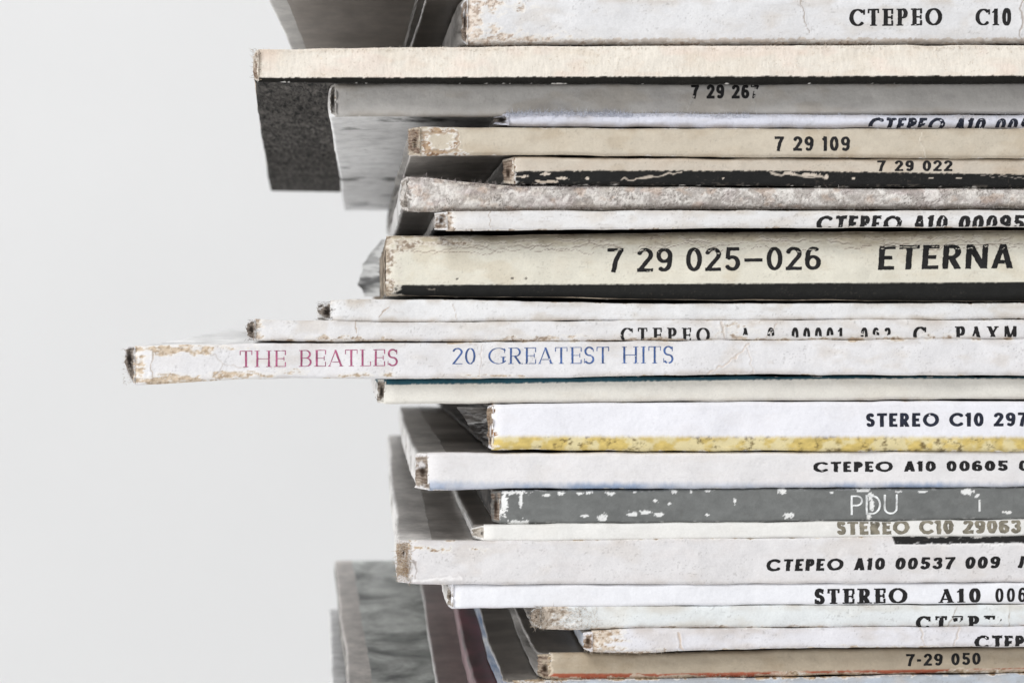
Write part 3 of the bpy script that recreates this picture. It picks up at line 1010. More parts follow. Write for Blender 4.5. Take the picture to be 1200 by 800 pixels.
Sleeve([(500, -2), (1300, -2)], [(500, 53), (800, 52), (1300, 51)], 546, d=-.5, endw=5, r=.7, vp=381, seed=4, base=(226, 226, 228),
       wear=W4(.30, .42, .7, .3, .6, 2.0), board=(226, 214, 202), board2=(178, 160, 146), jag=.6, rough=.06, scuffs=.2,
       zones=[(556, 44, 60, 20, .62), (575, 8, 50, 12, .5), (630, 46, 60, 9, .5), (556, 20, 14, 30, .7)],
       cracked=1,
       bands=[([(500, 46), (1300, 45)], (196, 184, 172), 3, 'below')], band_alpha=.75,
       creases=[([(938, -2), (942, 20), (948, 40)], 1.0, (170, 158, 148)), ([(1197, 0), (1196, 50)], 1.0, (170, 158, 148))]).build(
    "record_sleeve", "thick white sleeve under the picture top with crumbling left corner and fat black serif title", GROUP,
    C_grey, C_dark, SIDE_GREY, texts=[
        ("СТЕРЕО", 'fat', 995, 1104, (11, 31), (10, 30), INK, dict(rag=.03)),
        ("С10", 'fat', 1143, 1185, (11, 30), (10, 30), INK, dict(rag=.03))])

Sleeve([(280, 57), (330, 58), (420, 56), (700, 54), (1300, 53)], [(280, 96), (500, 97), (800, 98), (1300, 97)], 301, d=-2, endw=4, r=.3, vp=345, seed=5,
       base=(236, 229, 218), tint=(226, 210, 194), tinted=.5, mottle=.04, grainy=.03, rough=.04, scuffs=0, specks=.0, jag=.3, custom=felt_nap, grime=.2,
       bands=[([(280, 91), (400, 91), (700, 90), (1300, 88.5)], (34, 33, 31), 1.2, 'below')], wear=W4(.0, .0, .25, .3, .3, .5)).build(
    "record_sleeve", "thick sleeve with furry beige spine and black underside, overhanging upper left", GROUP,
    C_dark, C_felt, SIDE_BROWN, FELTED, cap=dict(hole=(.5, .5, .05, .05), cols=((176, 148, 124), (110, 84, 64))),
    fuzz=[(700, (300, 1215), 'upper', .22, [(246, 236, 222), (238, 224, 206)]), (1100, (300, 1215), 'top', .2, [(240, 230, 216)]),
          (120, (300, 310), 'left', .35, [(210, 194, 174), (150, 134, 118)])])

Sleeve([(380, 97), (900, 97), (1300, 94)], [(380, 136), (800, 136), (1300, 132)], 392, d=1.2, endw=5, r=.6, vp=425, seed=6,
       base=(190, 187, 183), mottle=.08, grainy=.05, scuffs=.1, specks=.25, wear=W4(.05, .05, .2), jag=.1,
       creases=[([(812, 112), (806, 128)], .8, (196, 194, 190)), ([(884, 98), (885, 130)], .8, (196, 194, 190))],
       tint=(150, 146, 146), tinted=.4).build(
    "record_sleeve", "light grey sleeve with smooth spine and a blurry monochrome photograph underneath", GROUP,
    C_grey, C_pale, SIDE_WHITE, cap=dict(hole=(.6, .5, .5, .5), cols=((120, 116, 112), (48, 46, 44)), taper=.3), texts=[
        ("7 29 267", 'grotsmall', 810, 889, (99.6, 115.5), (99.6, 115.5), INK, dict(lost=[(884, 104, 894, 118)], bold=.015))])

Sleeve([(580, 133), (610, 131), (800, 133), (1000, 135), (1300, 135)], [(580, 147), (800, 149), (1300, 151)], 594, d=.6, endw=14, r=.75, vp=420, seed=7,
       base=(226, 228, 240), mottle=.05, rough=.12, scuffs=.1, specks=.1, wear=W4(.1, .1, .2), fibre=(232, 234, 244), jag=.5,
       tint=(196, 198, 206), tinted=.4).build(
    "record_sleeve", "thin bluish white sleeve with fluffy spine squeezed beneath the light grey sleeve", GROUP,
    C_dark, C_dark, SIDE_GREY, cap=dict(hole=(.5, .5, .45, .5), cols=((110, 100, 92), (30, 26, 24)), taper=.35), texts=[
        ("СТЕРЕО А10 005", 'geowide', 1018, 1207, (138, 154), (139, 155), INK_NAVY, dict(slant=.2, flake=.2, rag=.08))],
    fuzz=[(900, (592, 740), 'top', .45, [(232, 236, 246), (220, 224, 238)]), (500, (700, 880), 'top', .32, [(232, 236, 246)]), (500, (840, 1215), 'top', .2, [(232, 236, 246)])])

Sleeve([(470, 148), (560, 150), (800, 151), (1300, 151)], [(470, 183), (530, 181), (640, 181), (800, 183), (1000, 185), (1300, 186)], 490, d=-.3, endw=11, r=.45, vp=420, seed=8,
       base=(206, 196, 179), mottle=.05, grainy=.06, tint=(192, 178, 158), tinted=.45, scuffs=.3, scuff=(176, 160, 142), specks=.35, jag=.35,
       wear=W4(.1, .1, .45, .25, .3, .5), board=(186, 160, 132), board2=(140, 110, 84), crush=.5,
       zones=[(510, 153, 30, 5, .55), (515, 180, 34, 5, .6), (533, 166, 6, 12, .5), (498, 168, 8, 16, .65)],
       bands=[], creases=[([(492, 156), (535, 154), (537, 176), (500, 178), (492, 156)], 1.8, (168, 146, 124)), ([(1078, 156), (1082, 184)], .8, (222, 214, 200))]).build(
    "record_sleeve", "tan sleeve with torn rectangular patch at its brown left corner, small black catalogue number", GROUP,
    C_dark, C_brown, SIDE_GREY, open_side=True, cap=dict(hole=(.45, .55, .3, .28), cols=((178, 148, 120), (100, 72, 52)), taper=.1), texts=[
        ("7 29 109", 'grotsmall', 908, 996, (160, 177), (160, 177), INK, dict(rag=.06))],
    fuzz=[(120, (480, 500), 'left', .4, [(190, 166, 140), (220, 206, 190)])])

Sleeve([(585, 184), (800, 186), (1300, 187)], [(585, 216), (700, 216), (900, 218), (1300, 220)], 600, d=.2, endw=10, r=.4, vp=440, seed=9,
       base=(208, 198, 184), tint=(196, 178, 160), tinted=.4, scuffs=.35, scuff=(160, 146, 130), jag=.3,
       bands=[([(585, 201), (700, 200), (900, 200), (1300, 206)], (25, 25, 25), 1.2, 'below')],
       custom=chips_custom(dict(chips=[(612, 207, 12, 3), (640, 204, 12, 3), (660, 209, 14, 3), (640, 213, 22, 3), (688, 209, 4, 2.5), 
                                       (848, 209, 4, 1.6), (925, 203, 14, 4), (950, 205, 18, 4), (968, 207, 5, 4), (1000, 209, 3, 2), (1092, 209, 8, 1.5), (1125, 209, 6, 1.5)],
                                zone=[(585, 200), (900, 200), (1300, 205)], reach=.4, flakes=.12, col=(212, 200, 186), k=.52, fr=2.6)),
       creases=[([(728, 210), (752, 209.5), (772, 206.5), (800, 201.5)], 1.3, (210, 198, 184)), ([(905, 203), (940, 206), (966, 208)], 1.5, (210, 198, 184)), ([(1150, 206), (1200, 208)], .7, (150, 142, 134))],
       wear=W4(.05, .05, .6, .3, .3, .5), board=(178, 150, 124), board2=(110, 84, 64)).build(
    "record_sleeve", "sleeve with spine half beige above, half chipped black below, black number on its beige half", GROUP,
    C_dark, C_dark, SIDE_GREY, open_side=True, cap=dict(hole=(.55, .6, .25, .3), cols=((180, 152, 126), (100, 76, 58)), taper=.15), texts=[
        ("7 29 022", 'grotsmall', 1028, 1116, (188.2, 200.6), (188.2, 200.6), INK, dict(rag=.05))])

Sleeve([(460, 206), (490, 207), (540, 213), (600, 218), (800, 219), (1300, 221)], [(460, 246), (500, 248), (600, 247), (800, 245), (1000, 245), (1300, 244)], 476, d=.3, endw=6, r=.8, vp=428, seed=10,
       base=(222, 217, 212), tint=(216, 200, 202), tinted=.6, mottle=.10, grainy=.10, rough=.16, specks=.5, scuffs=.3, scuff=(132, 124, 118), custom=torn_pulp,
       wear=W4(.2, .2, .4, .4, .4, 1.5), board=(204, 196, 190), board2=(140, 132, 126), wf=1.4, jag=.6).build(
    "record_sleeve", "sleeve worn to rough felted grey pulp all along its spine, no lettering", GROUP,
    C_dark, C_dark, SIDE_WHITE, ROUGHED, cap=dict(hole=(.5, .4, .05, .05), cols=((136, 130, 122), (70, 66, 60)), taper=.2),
    fuzz=[(900, (472, 1215), 'face', .4, [(236, 230, 226), (190, 182, 178), (210, 194, 194)]), (450, (472, 700), 'top', .4, [(206, 196, 196), (150, 140, 138)]),
          (500, (472, 1215), 'bot', .3, [(220, 214, 208), (160, 152, 146)])])

Sleeve([(500, 248), (800, 247), (1000, 247), (1300, 246)], [(500, 271), (640, 269), (800, 267), (1300, 265)], 522, d=-2.0, endw=12, r=.35, vp=415, seed=11,
       base=(231, 230, 230), wear=W4(.22, .26, .7, .25, .3, 1.2), scuffs=.6, scuff=(176, 166, 158), board=(196, 182, 168), board2=(130, 112, 98), jag=.25,
       creases=[([(574, 248), (575, 268)], .8, (190, 178, 168))]).build(
    "record_sleeve", "thin white sleeve over the big cream spine, its slanted black title cut off below", GROUP,
    C_dark, C_black, SIDE_GREY, cap=dict(hole=(.5, .45, .3, .34), cols=((206, 194, 180), (110, 88, 70)), taper=.1), texts=[
        ("СТЕРЕО А10 00095 00", 'geowide', 957, 1243, (253, 271), (252, 270), INK, dict(slant=.1, flake=.2, rag=.08))])

BIG = Sleeve([(440, 277), (600, 275), (800, 272), (1300, 269)], [(440, 347), (600, 349), (800, 352), (1300, 354)], 452, d=.9, endw=0, r=1.0, vp=420, seed=12,
       base=(226, 222, 208), tint=(214, 204, 186), tinted=.3, mottle=.05, grainy=.04, scuffs=.5, scuff=(190, 178, 162), specks=.4,
       bands=[([(440, 334), (700, 333), (1300, 330)], (27, 27, 26), .8, 'below')],
       wear=W4(.2, .0, .75, .5, .3, 1.4), zones=[(470, 285, 26, 12, .6), (520, 284, 50, 5, .5)], board=(198, 186, 170), board2=(146, 130, 114), fibre=(226, 220, 208),
       custom=both(rubbed_shaded_top, chips_custom(dict(chips=[(505, 339, 5, 1.2), (536, 327, 3, 1.3), (600, 326, 2.5, 1.3), (616, 326, 2.5, 1.3)], reach=.01, flakes=0, col=(110, 104, 96))))).build(
    "record_sleeve", "thickest sleeve, cream spine above a black band, large bold black number and word", GROUP,
    C_black, C_dark, SIDE_BROWN, texts=[
        ("7 29 025–026", 'grot', 712, 962, (291, 319), (289, 316), INK, dict(rag=.025, wear=.7)),
        ("ETERNA", 'grot', 1030, 1188, (288, 316), (286, 314), INK, dict(bold=.006, rag=.03, slant=.05, wear=.6))])


def crumpled(sl, outline, y0, y1, seed, fold, amp, pale, deep, streak):
    """A creased thin inner sleeve sticking out of the left side: outline = (photo row, photo column of its free edge), tucked edge at column xt."""
    rows = curve_of([(a, b) for a, b, c in outline]), np.array([a for a, b, c in outline]), np.array([b for a, b, c in outline]), np.array([c for a, b, c in outline])
    nv, nu = 60, 40
    vv, uu = np.meshgrid(np.linspace(0, 1, nv), np.linspace(0, 1, nu), indexing='ij')
    py = rows[1].min() + (rows[1].max() - rows[1].min()) * vv
    free, tuck = np.interp(py, rows[1], rows[2]), np.interp(py, rows[1], rows[3])
    wr = fbm(uu * 2.2 + vv * 1.5, vv * 7, seed, 4) - .5
    px = tuck + (free - tuck) * uu + (fbm(vv * 9, vv * 0, seed + 1, 4) - .5) * 5 * uu
    y = y0 + (y1 - y0) * uu + wr * amp * 8 + np.abs(vv - fold) * -6 * amp
    kk = (D0 + y) / F_PX
    x, z = (px - VPX) * kk + CAMX, (HOR - py + wr * amp * 1.5) * kk
    P = np.stack([x, y, z], -1)
    P2 = P + np.array([0, .12, 0])
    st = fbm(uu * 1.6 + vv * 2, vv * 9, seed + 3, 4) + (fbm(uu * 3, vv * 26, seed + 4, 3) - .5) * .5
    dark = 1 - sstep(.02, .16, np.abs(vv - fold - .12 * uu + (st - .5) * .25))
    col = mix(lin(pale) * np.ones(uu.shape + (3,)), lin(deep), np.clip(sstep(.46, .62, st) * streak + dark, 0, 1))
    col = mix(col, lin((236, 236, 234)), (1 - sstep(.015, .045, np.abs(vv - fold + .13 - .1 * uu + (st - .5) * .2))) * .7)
    f = grid_faces(nv, nu)
    link_mesh("inner_sleeve", np.concatenate([P.reshape(-1, 3), P2.reshape(-1, 3)]), np.concatenate([f, f[:, ::-1] + nv * nu]), [GLAZED], sl.root, sl.org,
              True, None, np.concatenate([col.reshape(-1, 3)] * 2))


crumpled(BIG, [(281, 449, 460), (290, 440, 460), (300, 430, 460), (312, 424, 460), (326, 421, 460), (333, 419, 460), (339, 425, 460), (347, 427, 460)], 60, 150, 41, .66, 1.0, (232, 232, 230), (34, 33, 32), .45)

Sleeve([(370, 353), (420, 350), (600, 353), (760, 356), (1300, 356)], [(370, 376), (450, 377), (600, 376), (800, 375), (1300, 373)], 387, d=0, endw=15, r=.35, vp=400, seed=13,
       base=(230, 230, 231), grime=.55, wear=W4(.24, .2, .35, .3, .25, .6), scuffs=.45, scuff=(196, 188, 182), board=(190, 172, 156), board2=(128, 108, 92), jag=.1, tinted=.2,
       creases=[([(455, 359), (446, 372)], .9, (180, 160, 142)), ([(530, 354), (535, 374)], .8, (200, 188, 176))]).build(
    "record_sleeve", "plain white sleeve under the black band, dark frayed hollow at its left corner", GROUP,
    C_white, C_dark, SIDE_WHITE, cap=dict(hole=(.35, .55, .4, .4), cols=((150, 136, 122), (60, 48, 40)), taper=.6, tip=-.08),
    fuzz=[(60, (372, 390), 'left', .3, [(150, 140, 130), (60, 56, 52)])])

Sleeve([(280, 374), (330, 375), (450, 378), (640, 377), (760, 375), (1300, 375)], [(280, 398), (320, 400), (500, 400), (800, 399), (1300, 397)], 297, d=-.3, endw=8, r=.35, vp=380, seed=14,
       lift=.8, base=(230, 229, 230), wear=W4(.16, .52, .62, .3, .42, 2.0), scuffs=.3, scuff=(206, 198, 190), board=(212, 198, 182), board2=(160, 142, 126), jag=.3,
       zones=[(400, 397, 60, 5, .5), (640, 396, 60, 5, .55), (860, 388, 26, 12, .5), (1100, 396, 60, 5, .5)],
       creases=[([(416, 376), (420, 398)], .9, (190, 172, 156)), ([(846, 376), (850, 398)], 1.4, (206, 194, 184)), ([(910, 378), (900, 396)], 1.4, (206, 194, 184))]).build(
    "record_sleeve", "white sleeve with mostly rubbed off black serif title, resting on the longest overhanging sleeve", GROUP,
    C_white, C_dark, SIDE_WHITE, cap=dict(hole=(.5, .5, .4, .4), cols=((140, 124, 108), (66, 54, 46)), taper=.3), texts=[
        ("СТЕРЕО", 'typed', 727, 832, (384, 401), (384, 401), INK, dict(flake=.2, wear=.8, cut=398.5, rag=.03)),
        ("А 0 00001 003", 'typed', 868, 1044, (384, 402), (384, 402), INK, dict(flake=.22, wear=.7, cut=393.5, rag=.03)),
        ("С. РАХМА", 'typed', 1070, 1212, (383, 401), (382, 400), INK, dict(flake=.2, wear=.7, cut=394.5, bold=.01, rag=.03))],
    fuzz=[(60, (290, 300), 'left', .28, [(170, 156, 142), (90, 80, 72)])])

Sleeve([(140, 407), (160, 405), (300, 403), (500, 402), (860, 399), (1300, 397)], [(140, 452), (158, 451), (200, 449), (260, 444), (330, 442), (420, 443), (600, 443), (860, 438), (1300, 440)], 156, d=-1.2, endw=11, r=.4, vp=430, undercut=11, seed=15,
       lift=3.0, base=(230, 229, 231), wear=W4(.22, .26, .55, .4, .35, 1.2), scuffs=.25, scuff=(210, 202, 196), board=(212, 194, 172), board2=(176, 156, 134), tinted=.15, jag=.3, wf=.7,
       zones=[(205, 410, 62, 7, .8), (270, 408, 30, 4, .5), (166, 430, 9, 22, .6), (200, 446, 62, 8, .85), (275, 440, 60, 6, .7), (330, 437, 36, 5, .6), (436, 440, 44, 3.5, .6), (590, 440, 50, 2.5, .5)],
       creases=[([(179, 412), (177, 440)], 1.3, (186, 172, 158)), ([(248, 414), (262, 426), (252, 442)], 1.0, (206, 200, 196)), ([(262, 426), (290, 432)], .9, (210, 204, 200)),
                ([(826, 440), (860, 420), (880, 402)], 1.6, (218, 206, 196)), ([(876, 402), (882, 438)], 1.2, (222, 214, 208)), ([(566, 404), (562, 440)], .8, (214, 206, 202))]).build(
    "record_sleeve", "white sleeve jutting farthest left, titled in mauve and blue serif capitals", GROUP,
    C_white, C_white, SIDE_WHITE, cap=dict(hole=(.55, .45, .45, .6), cols=((120, 104, 90), (62, 50, 42)), taper=.62, tip=-.24), texts=[
        ("THE BEATLES", 'lapid', 281, 466, (411, 430), (409, 428.5), INK_MAUVE, dict(flake=.20, rag=.02, wear=.9, label="mauve serif lettering")),
        ("20 GREATEST HITS", 'lapid', 530, 789, (408, 426.5), (405.5, 425.5), INK_BLUE, dict(flake=.20, rag=.02, wear=.9, label="blue serif lettering"))],
    fuzz=[(80, (145, 158), 'left', .35, [(160, 146, 132), (214, 206, 196)])])

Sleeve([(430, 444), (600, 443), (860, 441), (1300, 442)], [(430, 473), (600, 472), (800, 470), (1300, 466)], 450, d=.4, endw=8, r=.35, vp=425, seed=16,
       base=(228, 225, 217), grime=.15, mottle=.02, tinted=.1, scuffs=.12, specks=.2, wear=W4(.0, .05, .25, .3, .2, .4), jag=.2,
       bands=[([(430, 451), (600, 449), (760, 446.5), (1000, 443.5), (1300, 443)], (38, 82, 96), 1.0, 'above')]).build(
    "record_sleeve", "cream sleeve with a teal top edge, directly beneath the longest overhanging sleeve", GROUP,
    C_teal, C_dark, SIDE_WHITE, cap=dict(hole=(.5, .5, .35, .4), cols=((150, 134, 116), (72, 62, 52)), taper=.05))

CLEAN = Sleeve([(560, 473), (580, 474), (620, 473), (900, 471), (1300, 470)], [(560, 526), (800, 528), (1300, 528)], 576, d=-.6, endw=4, r=.45, vp=428, seed=17,
       base=(238, 238, 244), mottle=.02, tinted=.08, tint=(226, 224, 230), scuffs=.1, specks=.12, grainy=.015, jag=.25, wear=W4(.1, .12, .45, .25, .3, 1.0), board=(160, 120, 84), board2=(104, 74, 50),
       bands=[([(560, 511), (800, 511.5), (1300, 512)], (212, 188, 114), 1.2, 'below')], band_patch=(230, 219, 178), band_specks=(112, 94, 58), band_soft=3.2, grime=.08).build(
    "record_sleeve", "thick clean white sleeve with a mottled yellow stripe along its bottom", GROUP,
    C_dark, C_dark, SIDE_DARK, GLAZED, open_side=True, cap=dict(hole=(.5, .8, .1, .1), cols=((166, 134, 92), (96, 70, 44)), taper=.1), texts=[
        ("STEREO С10 297", 'geo', 1015, 1204, (484, 500), (483, 499), INK_NAVY, dict(rag=.03))])

crumpled(CLEAN, [(477, 536, 584), (495, 548, 584), (512, 560, 584), (524, 568, 584)], 8, 40, 43, .45, 1.2, (112, 107, 103), (56, 52, 50), .8)

Sleeve([(490, 531), (800, 530), (1300, 528)], [(490, 574), (600, 572), (800, 572), (1300, 569)], 501, d=-.2, endw=14, r=.4, vp=440, seed=18,
       base=(231, 229, 230), grime=.12, mottle=.025, tinted=.15, tint=(222, 212, 208), scuffs=.15, specks=.15, wear=W4(.05, .1, .3, .2, .2, .5), jag=.15,
       bands=[([(490, 563), (600, 566), (800, 566), (1300, 566)], (120, 146, 182), 2.0, 'below')], band_alpha=.8, band_soft=4, band_fade=.55).build(
    "record_sleeve", "white sleeve with blue tinged bottom edge, resting on the grey chipped sleeve", GROUP,
    C_edged, C_dark, SIDE_WHITE, GLAZED, cap=dict(hole=(.5, .5, .4, .2), cols=((176, 160, 142), (92, 72, 56)), taper=.1), texts=[
        ("СТЕРЕО А10 00605 009", 'geowide', 953, 1236, (541, 553), (539, 551), INK, dict(rag=.08))])

Sleeve([(570, 575), (800, 573), (1300, 570)], [(570, 614), (800, 612), (1300, 607)], 585, d=.2, endw=9, r=.35, vp=450, lift=0, lift_b=2.7, seed=19,
       base=(116, 118, 117), grime=.1, mottle=.07, grainy=.18, tinted=0, scuffs=.05, specks=.3, rough=.05, jag=.2,
       wear=W4(.12, .05, .2, .2, .2, .4), board=(228, 226, 222), board2=(196, 190, 184), fibre=(220, 220, 218),
       custom=chips_custom(dict(chips=[(590, 590, 7, 22), (600, 577, 26, 4), (610, 612, 22, 5), (610, 588, 3, 14), (640, 580, 8, 2.5), (657, 578, 6, 3), (680, 578, 9, 2), (690, 577, 6, 2), (715, 578, 9, 4), (744, 576, 4, 2),
                                       (769, 587, 4, 4), (784, 590, 3, 2.5), (790, 576, 6, 3), (810, 575, 3, 3), (830, 575, 5, 2), (861, 587, 3, 5), (917, 575, 9, 5), (925, 604, 9, 5), (706, 606, 9, 6),
                                       (741, 602, 10, 4), (756, 600, 10, 4), (772, 602, 10, 4), (686, 604, 8, 2.5), (830, 603, 4, 2), (1012, 574, 14, 4), (1020, 582, 5, 8), (1018, 606, 4, 6), (1022, 592, 3.5, 10),
                                       (1052, 576, 6, 2), (1080, 576, 10, 1.5), (1133, 576, 13, 5), (1145, 580, 4, 4), (1148, 592, 1.6, 12), (1180, 600, 8, 2), (975, 577, 3, 2)], flakes=.3, reach=.3, k=.64, col=(236, 237, 236)))).build(
    "record_sleeve", "grey sleeve peppered with white chips, three thin white capitals on its spine", GROUP,
    C_dark, C_dark, SIDE_DARK, cap=dict(hole=(.55, .5, .3, .45), cols=((170, 146, 124), (84, 62, 46)), taper=.1), texts=[
        ("PDU", 'thin', 997, 1052, (580, 603), (579, 602), INK_WHITE, dict(wear=2, label="thin white lettering"))])

Sleeve([(545, 615), (800, 613), (1300, 608)], [(545, 634), (700, 633), (900, 630), (1300, 627)], 567, d=-.2, endw=13, r=.3, vp=430, lift=2.7, lift_b=4.1, seed=20,
       base=(236, 235, 232), grime=.08, mottle=.02, tinted=.05, scuffs=.05, specks=.12, wear=W4(.0, .05, .15, .2, .2, .3), jag=.05, grainy=.01).build(
    "record_sleeve", "thin clean white sleeve with a rounded white end and faded brownish title", GROUP,
    C_dark, C_white, SIDE_WHITE, GLAZED, cap=dict(hole=(.28, .55, .15, .2), cols=((232, 228, 220), (206, 196, 182)), taper=.5), texts=[
        ("STEREO С10 29063", 'geo', 981, 1196, (610, 626), (608, 624), INK_FADED, dict(bold=.02, rag=.09, wear=2))])

Sleeve([(455, 633), (500, 634), (700, 632), (900, 630), (1300, 627)], [(455, 683), (500, 684), (800, 684), (1300, 681)], 478, d=-.3, endw=13, r=.4, vp=441, seed=21,
       lift=4.4, base=(227, 225, 226), grime=.25, mottle=.03, grainy=.04, tinted=.2, tint=(216, 206, 202), scuffs=.25, scuff=(206, 198, 196), jag=.35,
       wear=W4(.24, .06, .5, .35, .2, .6), board=(206, 184, 156), board2=(150, 124, 98), zones=[(500, 644, 40, 5, .5), (560, 643, 12, 3, .45)],
       custom=black_strip,
       creases=[([(486, 656), (487, 678)], 1.1, (150, 140, 134)), ([(480, 680), (540, 676)], 2.0, (240, 238, 238))]).build(
    "record_sleeve", "thick white sleeve with a shredded tan left corner and black strip peeling at upper right", GROUP,
    C_brownb, C_dark, SIDE_WHITE, cap=dict(hole=(.5, .3, .1, .1), cols=((182, 156, 126), (122, 96, 70)), taper=.0), texts=[
        ("СТЕРЕО А10 00537 009  Л", 'geowide', 898, 1206, (655, 669), (651, 665), INK, dict(rag=.06, slant=.08))],
    fuzz=[(260, (464, 480), 'left', .45, [(190, 164, 132), (226, 220, 212)])])

Sleeve([(515, 685), (800, 684.5), (1000, 683), (1300, 682)], [(515, 713), (600, 712), (800, 709), (1300, 706)], 529, d=.1, endw=4, r=.35, vp=415, lift=4.4, seed=22,
       base=(238, 239, 244), grime=.08, mottle=.015, tinted=.03, scuffs=.06, specks=.08, grainy=.01, wear=W4(.0, .03, .2, .2, .2, .3), jag=.05).build(
    "record_sleeve", "clean bright white sleeve with heavy black serif title, under the shredded tan corner", GROUP,
    C_dark, C_dark, SIDE_WHITE, GLAZED, cap=dict(hole=(.5, .5, .2, .3), cols=((196, 188, 176), (130, 116, 100)), taper=.1), texts=[
        ("STEREO", 'serif', 955, 1063, (690, 707), (689, 706), INK, dict(bold=.02, rag=.05)),
        ("А10", 'serif', 1101, 1149, (690, 706), (689, 705), INK, dict(bold=.01)),
        ("0063", 'serif', 1166, 1216, (689, 705), (688, 704), INK, dict(bold=-.01))])

Sleeve([(610, 711), (660, 710), (800, 710), (1300, 708)], [(610, 736), (680, 738), (740, 735), (800, 736), (1300, 733)], 632, d=.0, endw=9, r=.45, vp=440, lift=4.4, seed=23,
       base=(232, 236, 237), mottle=.02, tinted=.1, scuffs=.2, scuff=(206, 200, 194), wear=W4(.08, .40, .9, .25, .45, 2.6), board=(214, 202, 188), board2=(150, 134, 118), jag=.5,
       creases=[([(1120, 712), (1112, 734)], 1.0, (186, 178, 168)), ([(1184, 711), (1182, 734)], 1.0, (186, 178, 168))]).build(
    "record_sleeve", "white sleeve with fuzzy rounded left corner and scrappy remnants of a black title", GROUP,
    C_dark, C_dark, SIDE_GREY, open_side=True, cap=dict(hole=(.5, .5, .1, .1), cols=((196, 180, 162), (124, 104, 86)), taper=.55), texts=[
        ("СТЕРЕО", 'typed', 1074, 1190, (722, 737), (721, 736), INK, dict(flake=.22, wear=.8, rag=.04, lost=[(1112, 726, 1130, 740), (1150, 726, 1200, 740), (1172, 715, 1200, 740)], bold=.03))],
    fuzz=[(420, (625, 700), 'face', .4, [(226, 216, 204), (196, 182, 166)]), (200, (625, 640), 'left', .4, [(206, 194, 178), (150, 134, 118)])])

Sleeve([(675, 740), (720, 738), (740, 736.5), (800, 737), (1300, 734)], [(675, 764), (720, 765), (760, 764), (850, 761), (1000, 758), (1300, 757)], 692, d=-1.2, endw=7, r=.5, vp=440, lift=4.4, seed=24,
       base=(229, 228, 233), mottle=.03, tinted=.15, scuffs=.2, scuff=(206, 200, 198), wear=W4(.1, .34, .8, .25, .45, 3.2), board=(216, 202, 186), board2=(166, 142, 118), jag=.4,
       creases=[([(795, 742), (800, 760)], 1.8, (214, 196, 180)), ([(1078, 736), (1084, 757)], 1.6, (214, 204, 196)), ([(1126, 735), (1118, 756)], 1.6, (214, 204, 196))]).build(
    "record_sleeve", "white sleeve resting on the lower tan sleeve, crumpled at its left end", GROUP,
    C_dark, C_dark, SIDE_BLUE, cap=dict(hole=(.5, .5, .4, .35), cols=((190, 160, 130), (112, 82, 58)), taper=.2), texts=[
        ("СТЕРЕО", 'geowide', 1142, 1236, (744, 760), (744, 760), INK, dict(flake=.24, rag=.1))],
    fuzz=[(160, (685, 780), 'bot', .3, [(226, 214, 200), (200, 182, 162)])])

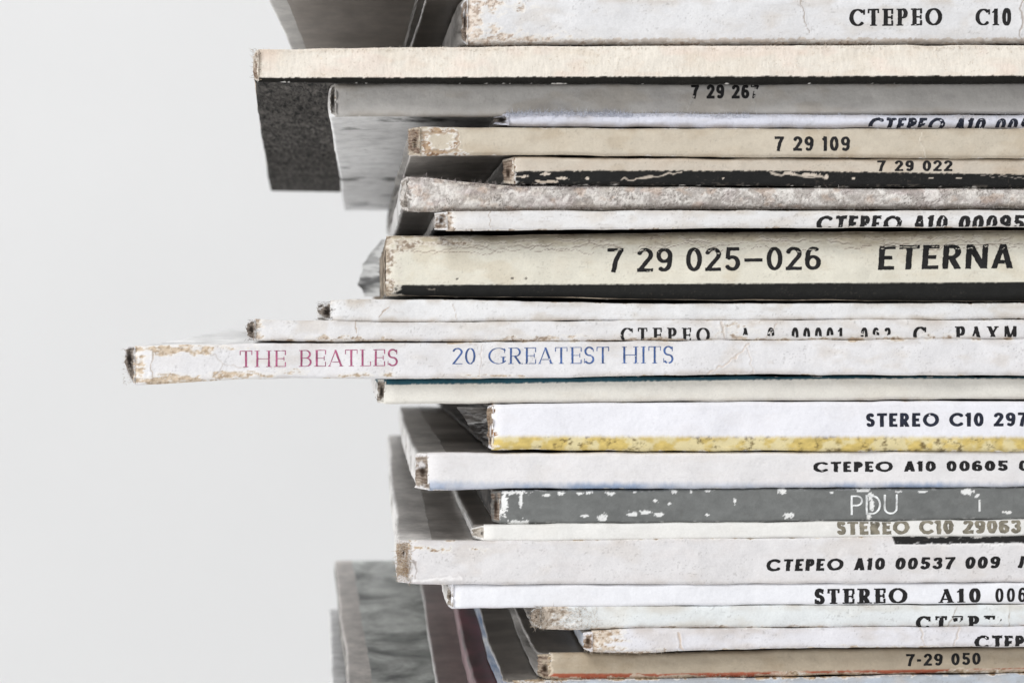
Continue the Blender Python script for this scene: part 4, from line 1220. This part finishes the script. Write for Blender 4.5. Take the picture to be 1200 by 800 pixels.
Sleeve([(620, 766), (660, 765), (760, 766), (850, 763), (1000, 760), (1300, 758)], [(620, 795), (660, 796), (760, 795), (900, 792), (1000, 790), (1300, 786)], 642, d=.9, endw=11, r=.45, vp=440, lift=4.4, seed=25,
       base=(186, 173, 153), mottle=.08, grainy=.07, tint=(170, 154, 134), tinted=.4, scuffs=.4, scuff=(206, 194, 176), specks=.4, jag=.4,
       bands=[([(620, 788), (760, 789), (1000, 785), (1300, 781)], (166, 92, 68), .8, 'below')],
       wear=W4(.1, .52, .7, .25, .5, .6), wf=.55, board=(206, 190, 168), board2=(150, 130, 106), fibre=(214, 202, 184)).build(
    "record_sleeve", "tan sleeve at the picture bottom with a broken rust red line and black number", GROUP,
    C_dark, C_dark, SIDE_GREY, open_side=True, cap=dict(hole=(.4, .6, .3, .25), cols=((180, 152, 122), (96, 70, 50)), taper=.15), texts=[
        ("7-29 050", 'grotsmall', 1062, 1149, (766, 780), (764, 778), INK, dict(rag=.05))],
    fuzz=[(260, (630, 900), 'bot', .3, [(216, 204, 186), (190, 172, 148)])])

Sleeve([(560, 799), (660, 797), (900, 794), (1300, 788)], [(560, 826), (1300, 824)], 600, d=.2, endw=10, r=.5, vp=442, lift=4.4, seed=26,
       base=(186, 194, 204), mottle=.1, grainy=.08, tint=(210, 196, 182), tinted=.5, wear=W4(.4, .2, .8, .3, .3, 2.0), board=(196, 174, 146), board2=(140, 116, 90)).build(
    "record_sleeve", "bluish sleeve peeping in at the picture bottom below the lower tan sleeve", GROUP,
    C_dark, C_dark, SIDE_BLUE, open_side=True, cap=dict(hole=(.5, .6, .1, .1), cols=((196, 172, 142), (132, 106, 80))),
    fuzz=[(200, (590, 660), 'top', .35, [(206, 186, 158), (226, 216, 202)])])

Sleeve([(500, 827), (1300, 825)], [(500, 860), (1300, 858)], 562, d=.2, r=.4, vp=452, lift=4.4, seed=27, base=(214, 206, 206)).build(
    "record_sleeve", "sleeve with mauve top and frayed pale left edge, leading up from the bottom edge", GROUP,
    C_mauve, C_dark, SIDE_MAUVE)
Sleeve([(460, 861), (1300, 859)], [(460, 878), (1300, 876)], 524, d=.2, r=.4, vp=437, lift=4.4, seed=28, base=(214, 206, 206)).build(
    "record_sleeve", "umber topped sleeve with a doubled thin white left edge, near the bottom left", GROUP,
    C_umber, C_dark, SIDE_WHITE, open_side=True)
Sleeve([(380, 879), (1300, 877)], [(380, 915), (1300, 913)], 417, d=.2, r=.5, vp=362, lift=3.6, seed=29, base=(196, 194, 190), wob=.3).build(
    "record_sleeve", "grey green sleeve sticking out at lower left with a pale band down its left side", GROUP,
    C_green, C_dark, SIDE_GREY)
Sleeve([(340, 916), (1300, 914)], [(340, 945), (1300, 943)], 388, d=.2, r=.4, vp=385, lift=-2.5, seed=30, base=(196, 194, 190), wob=.3).build(
    "record_sleeve", "out of focus pale sleeve behind and below the grey green sleeve, lower left", GROUP,
    C_white, C_dark, SIDE_WHITE)
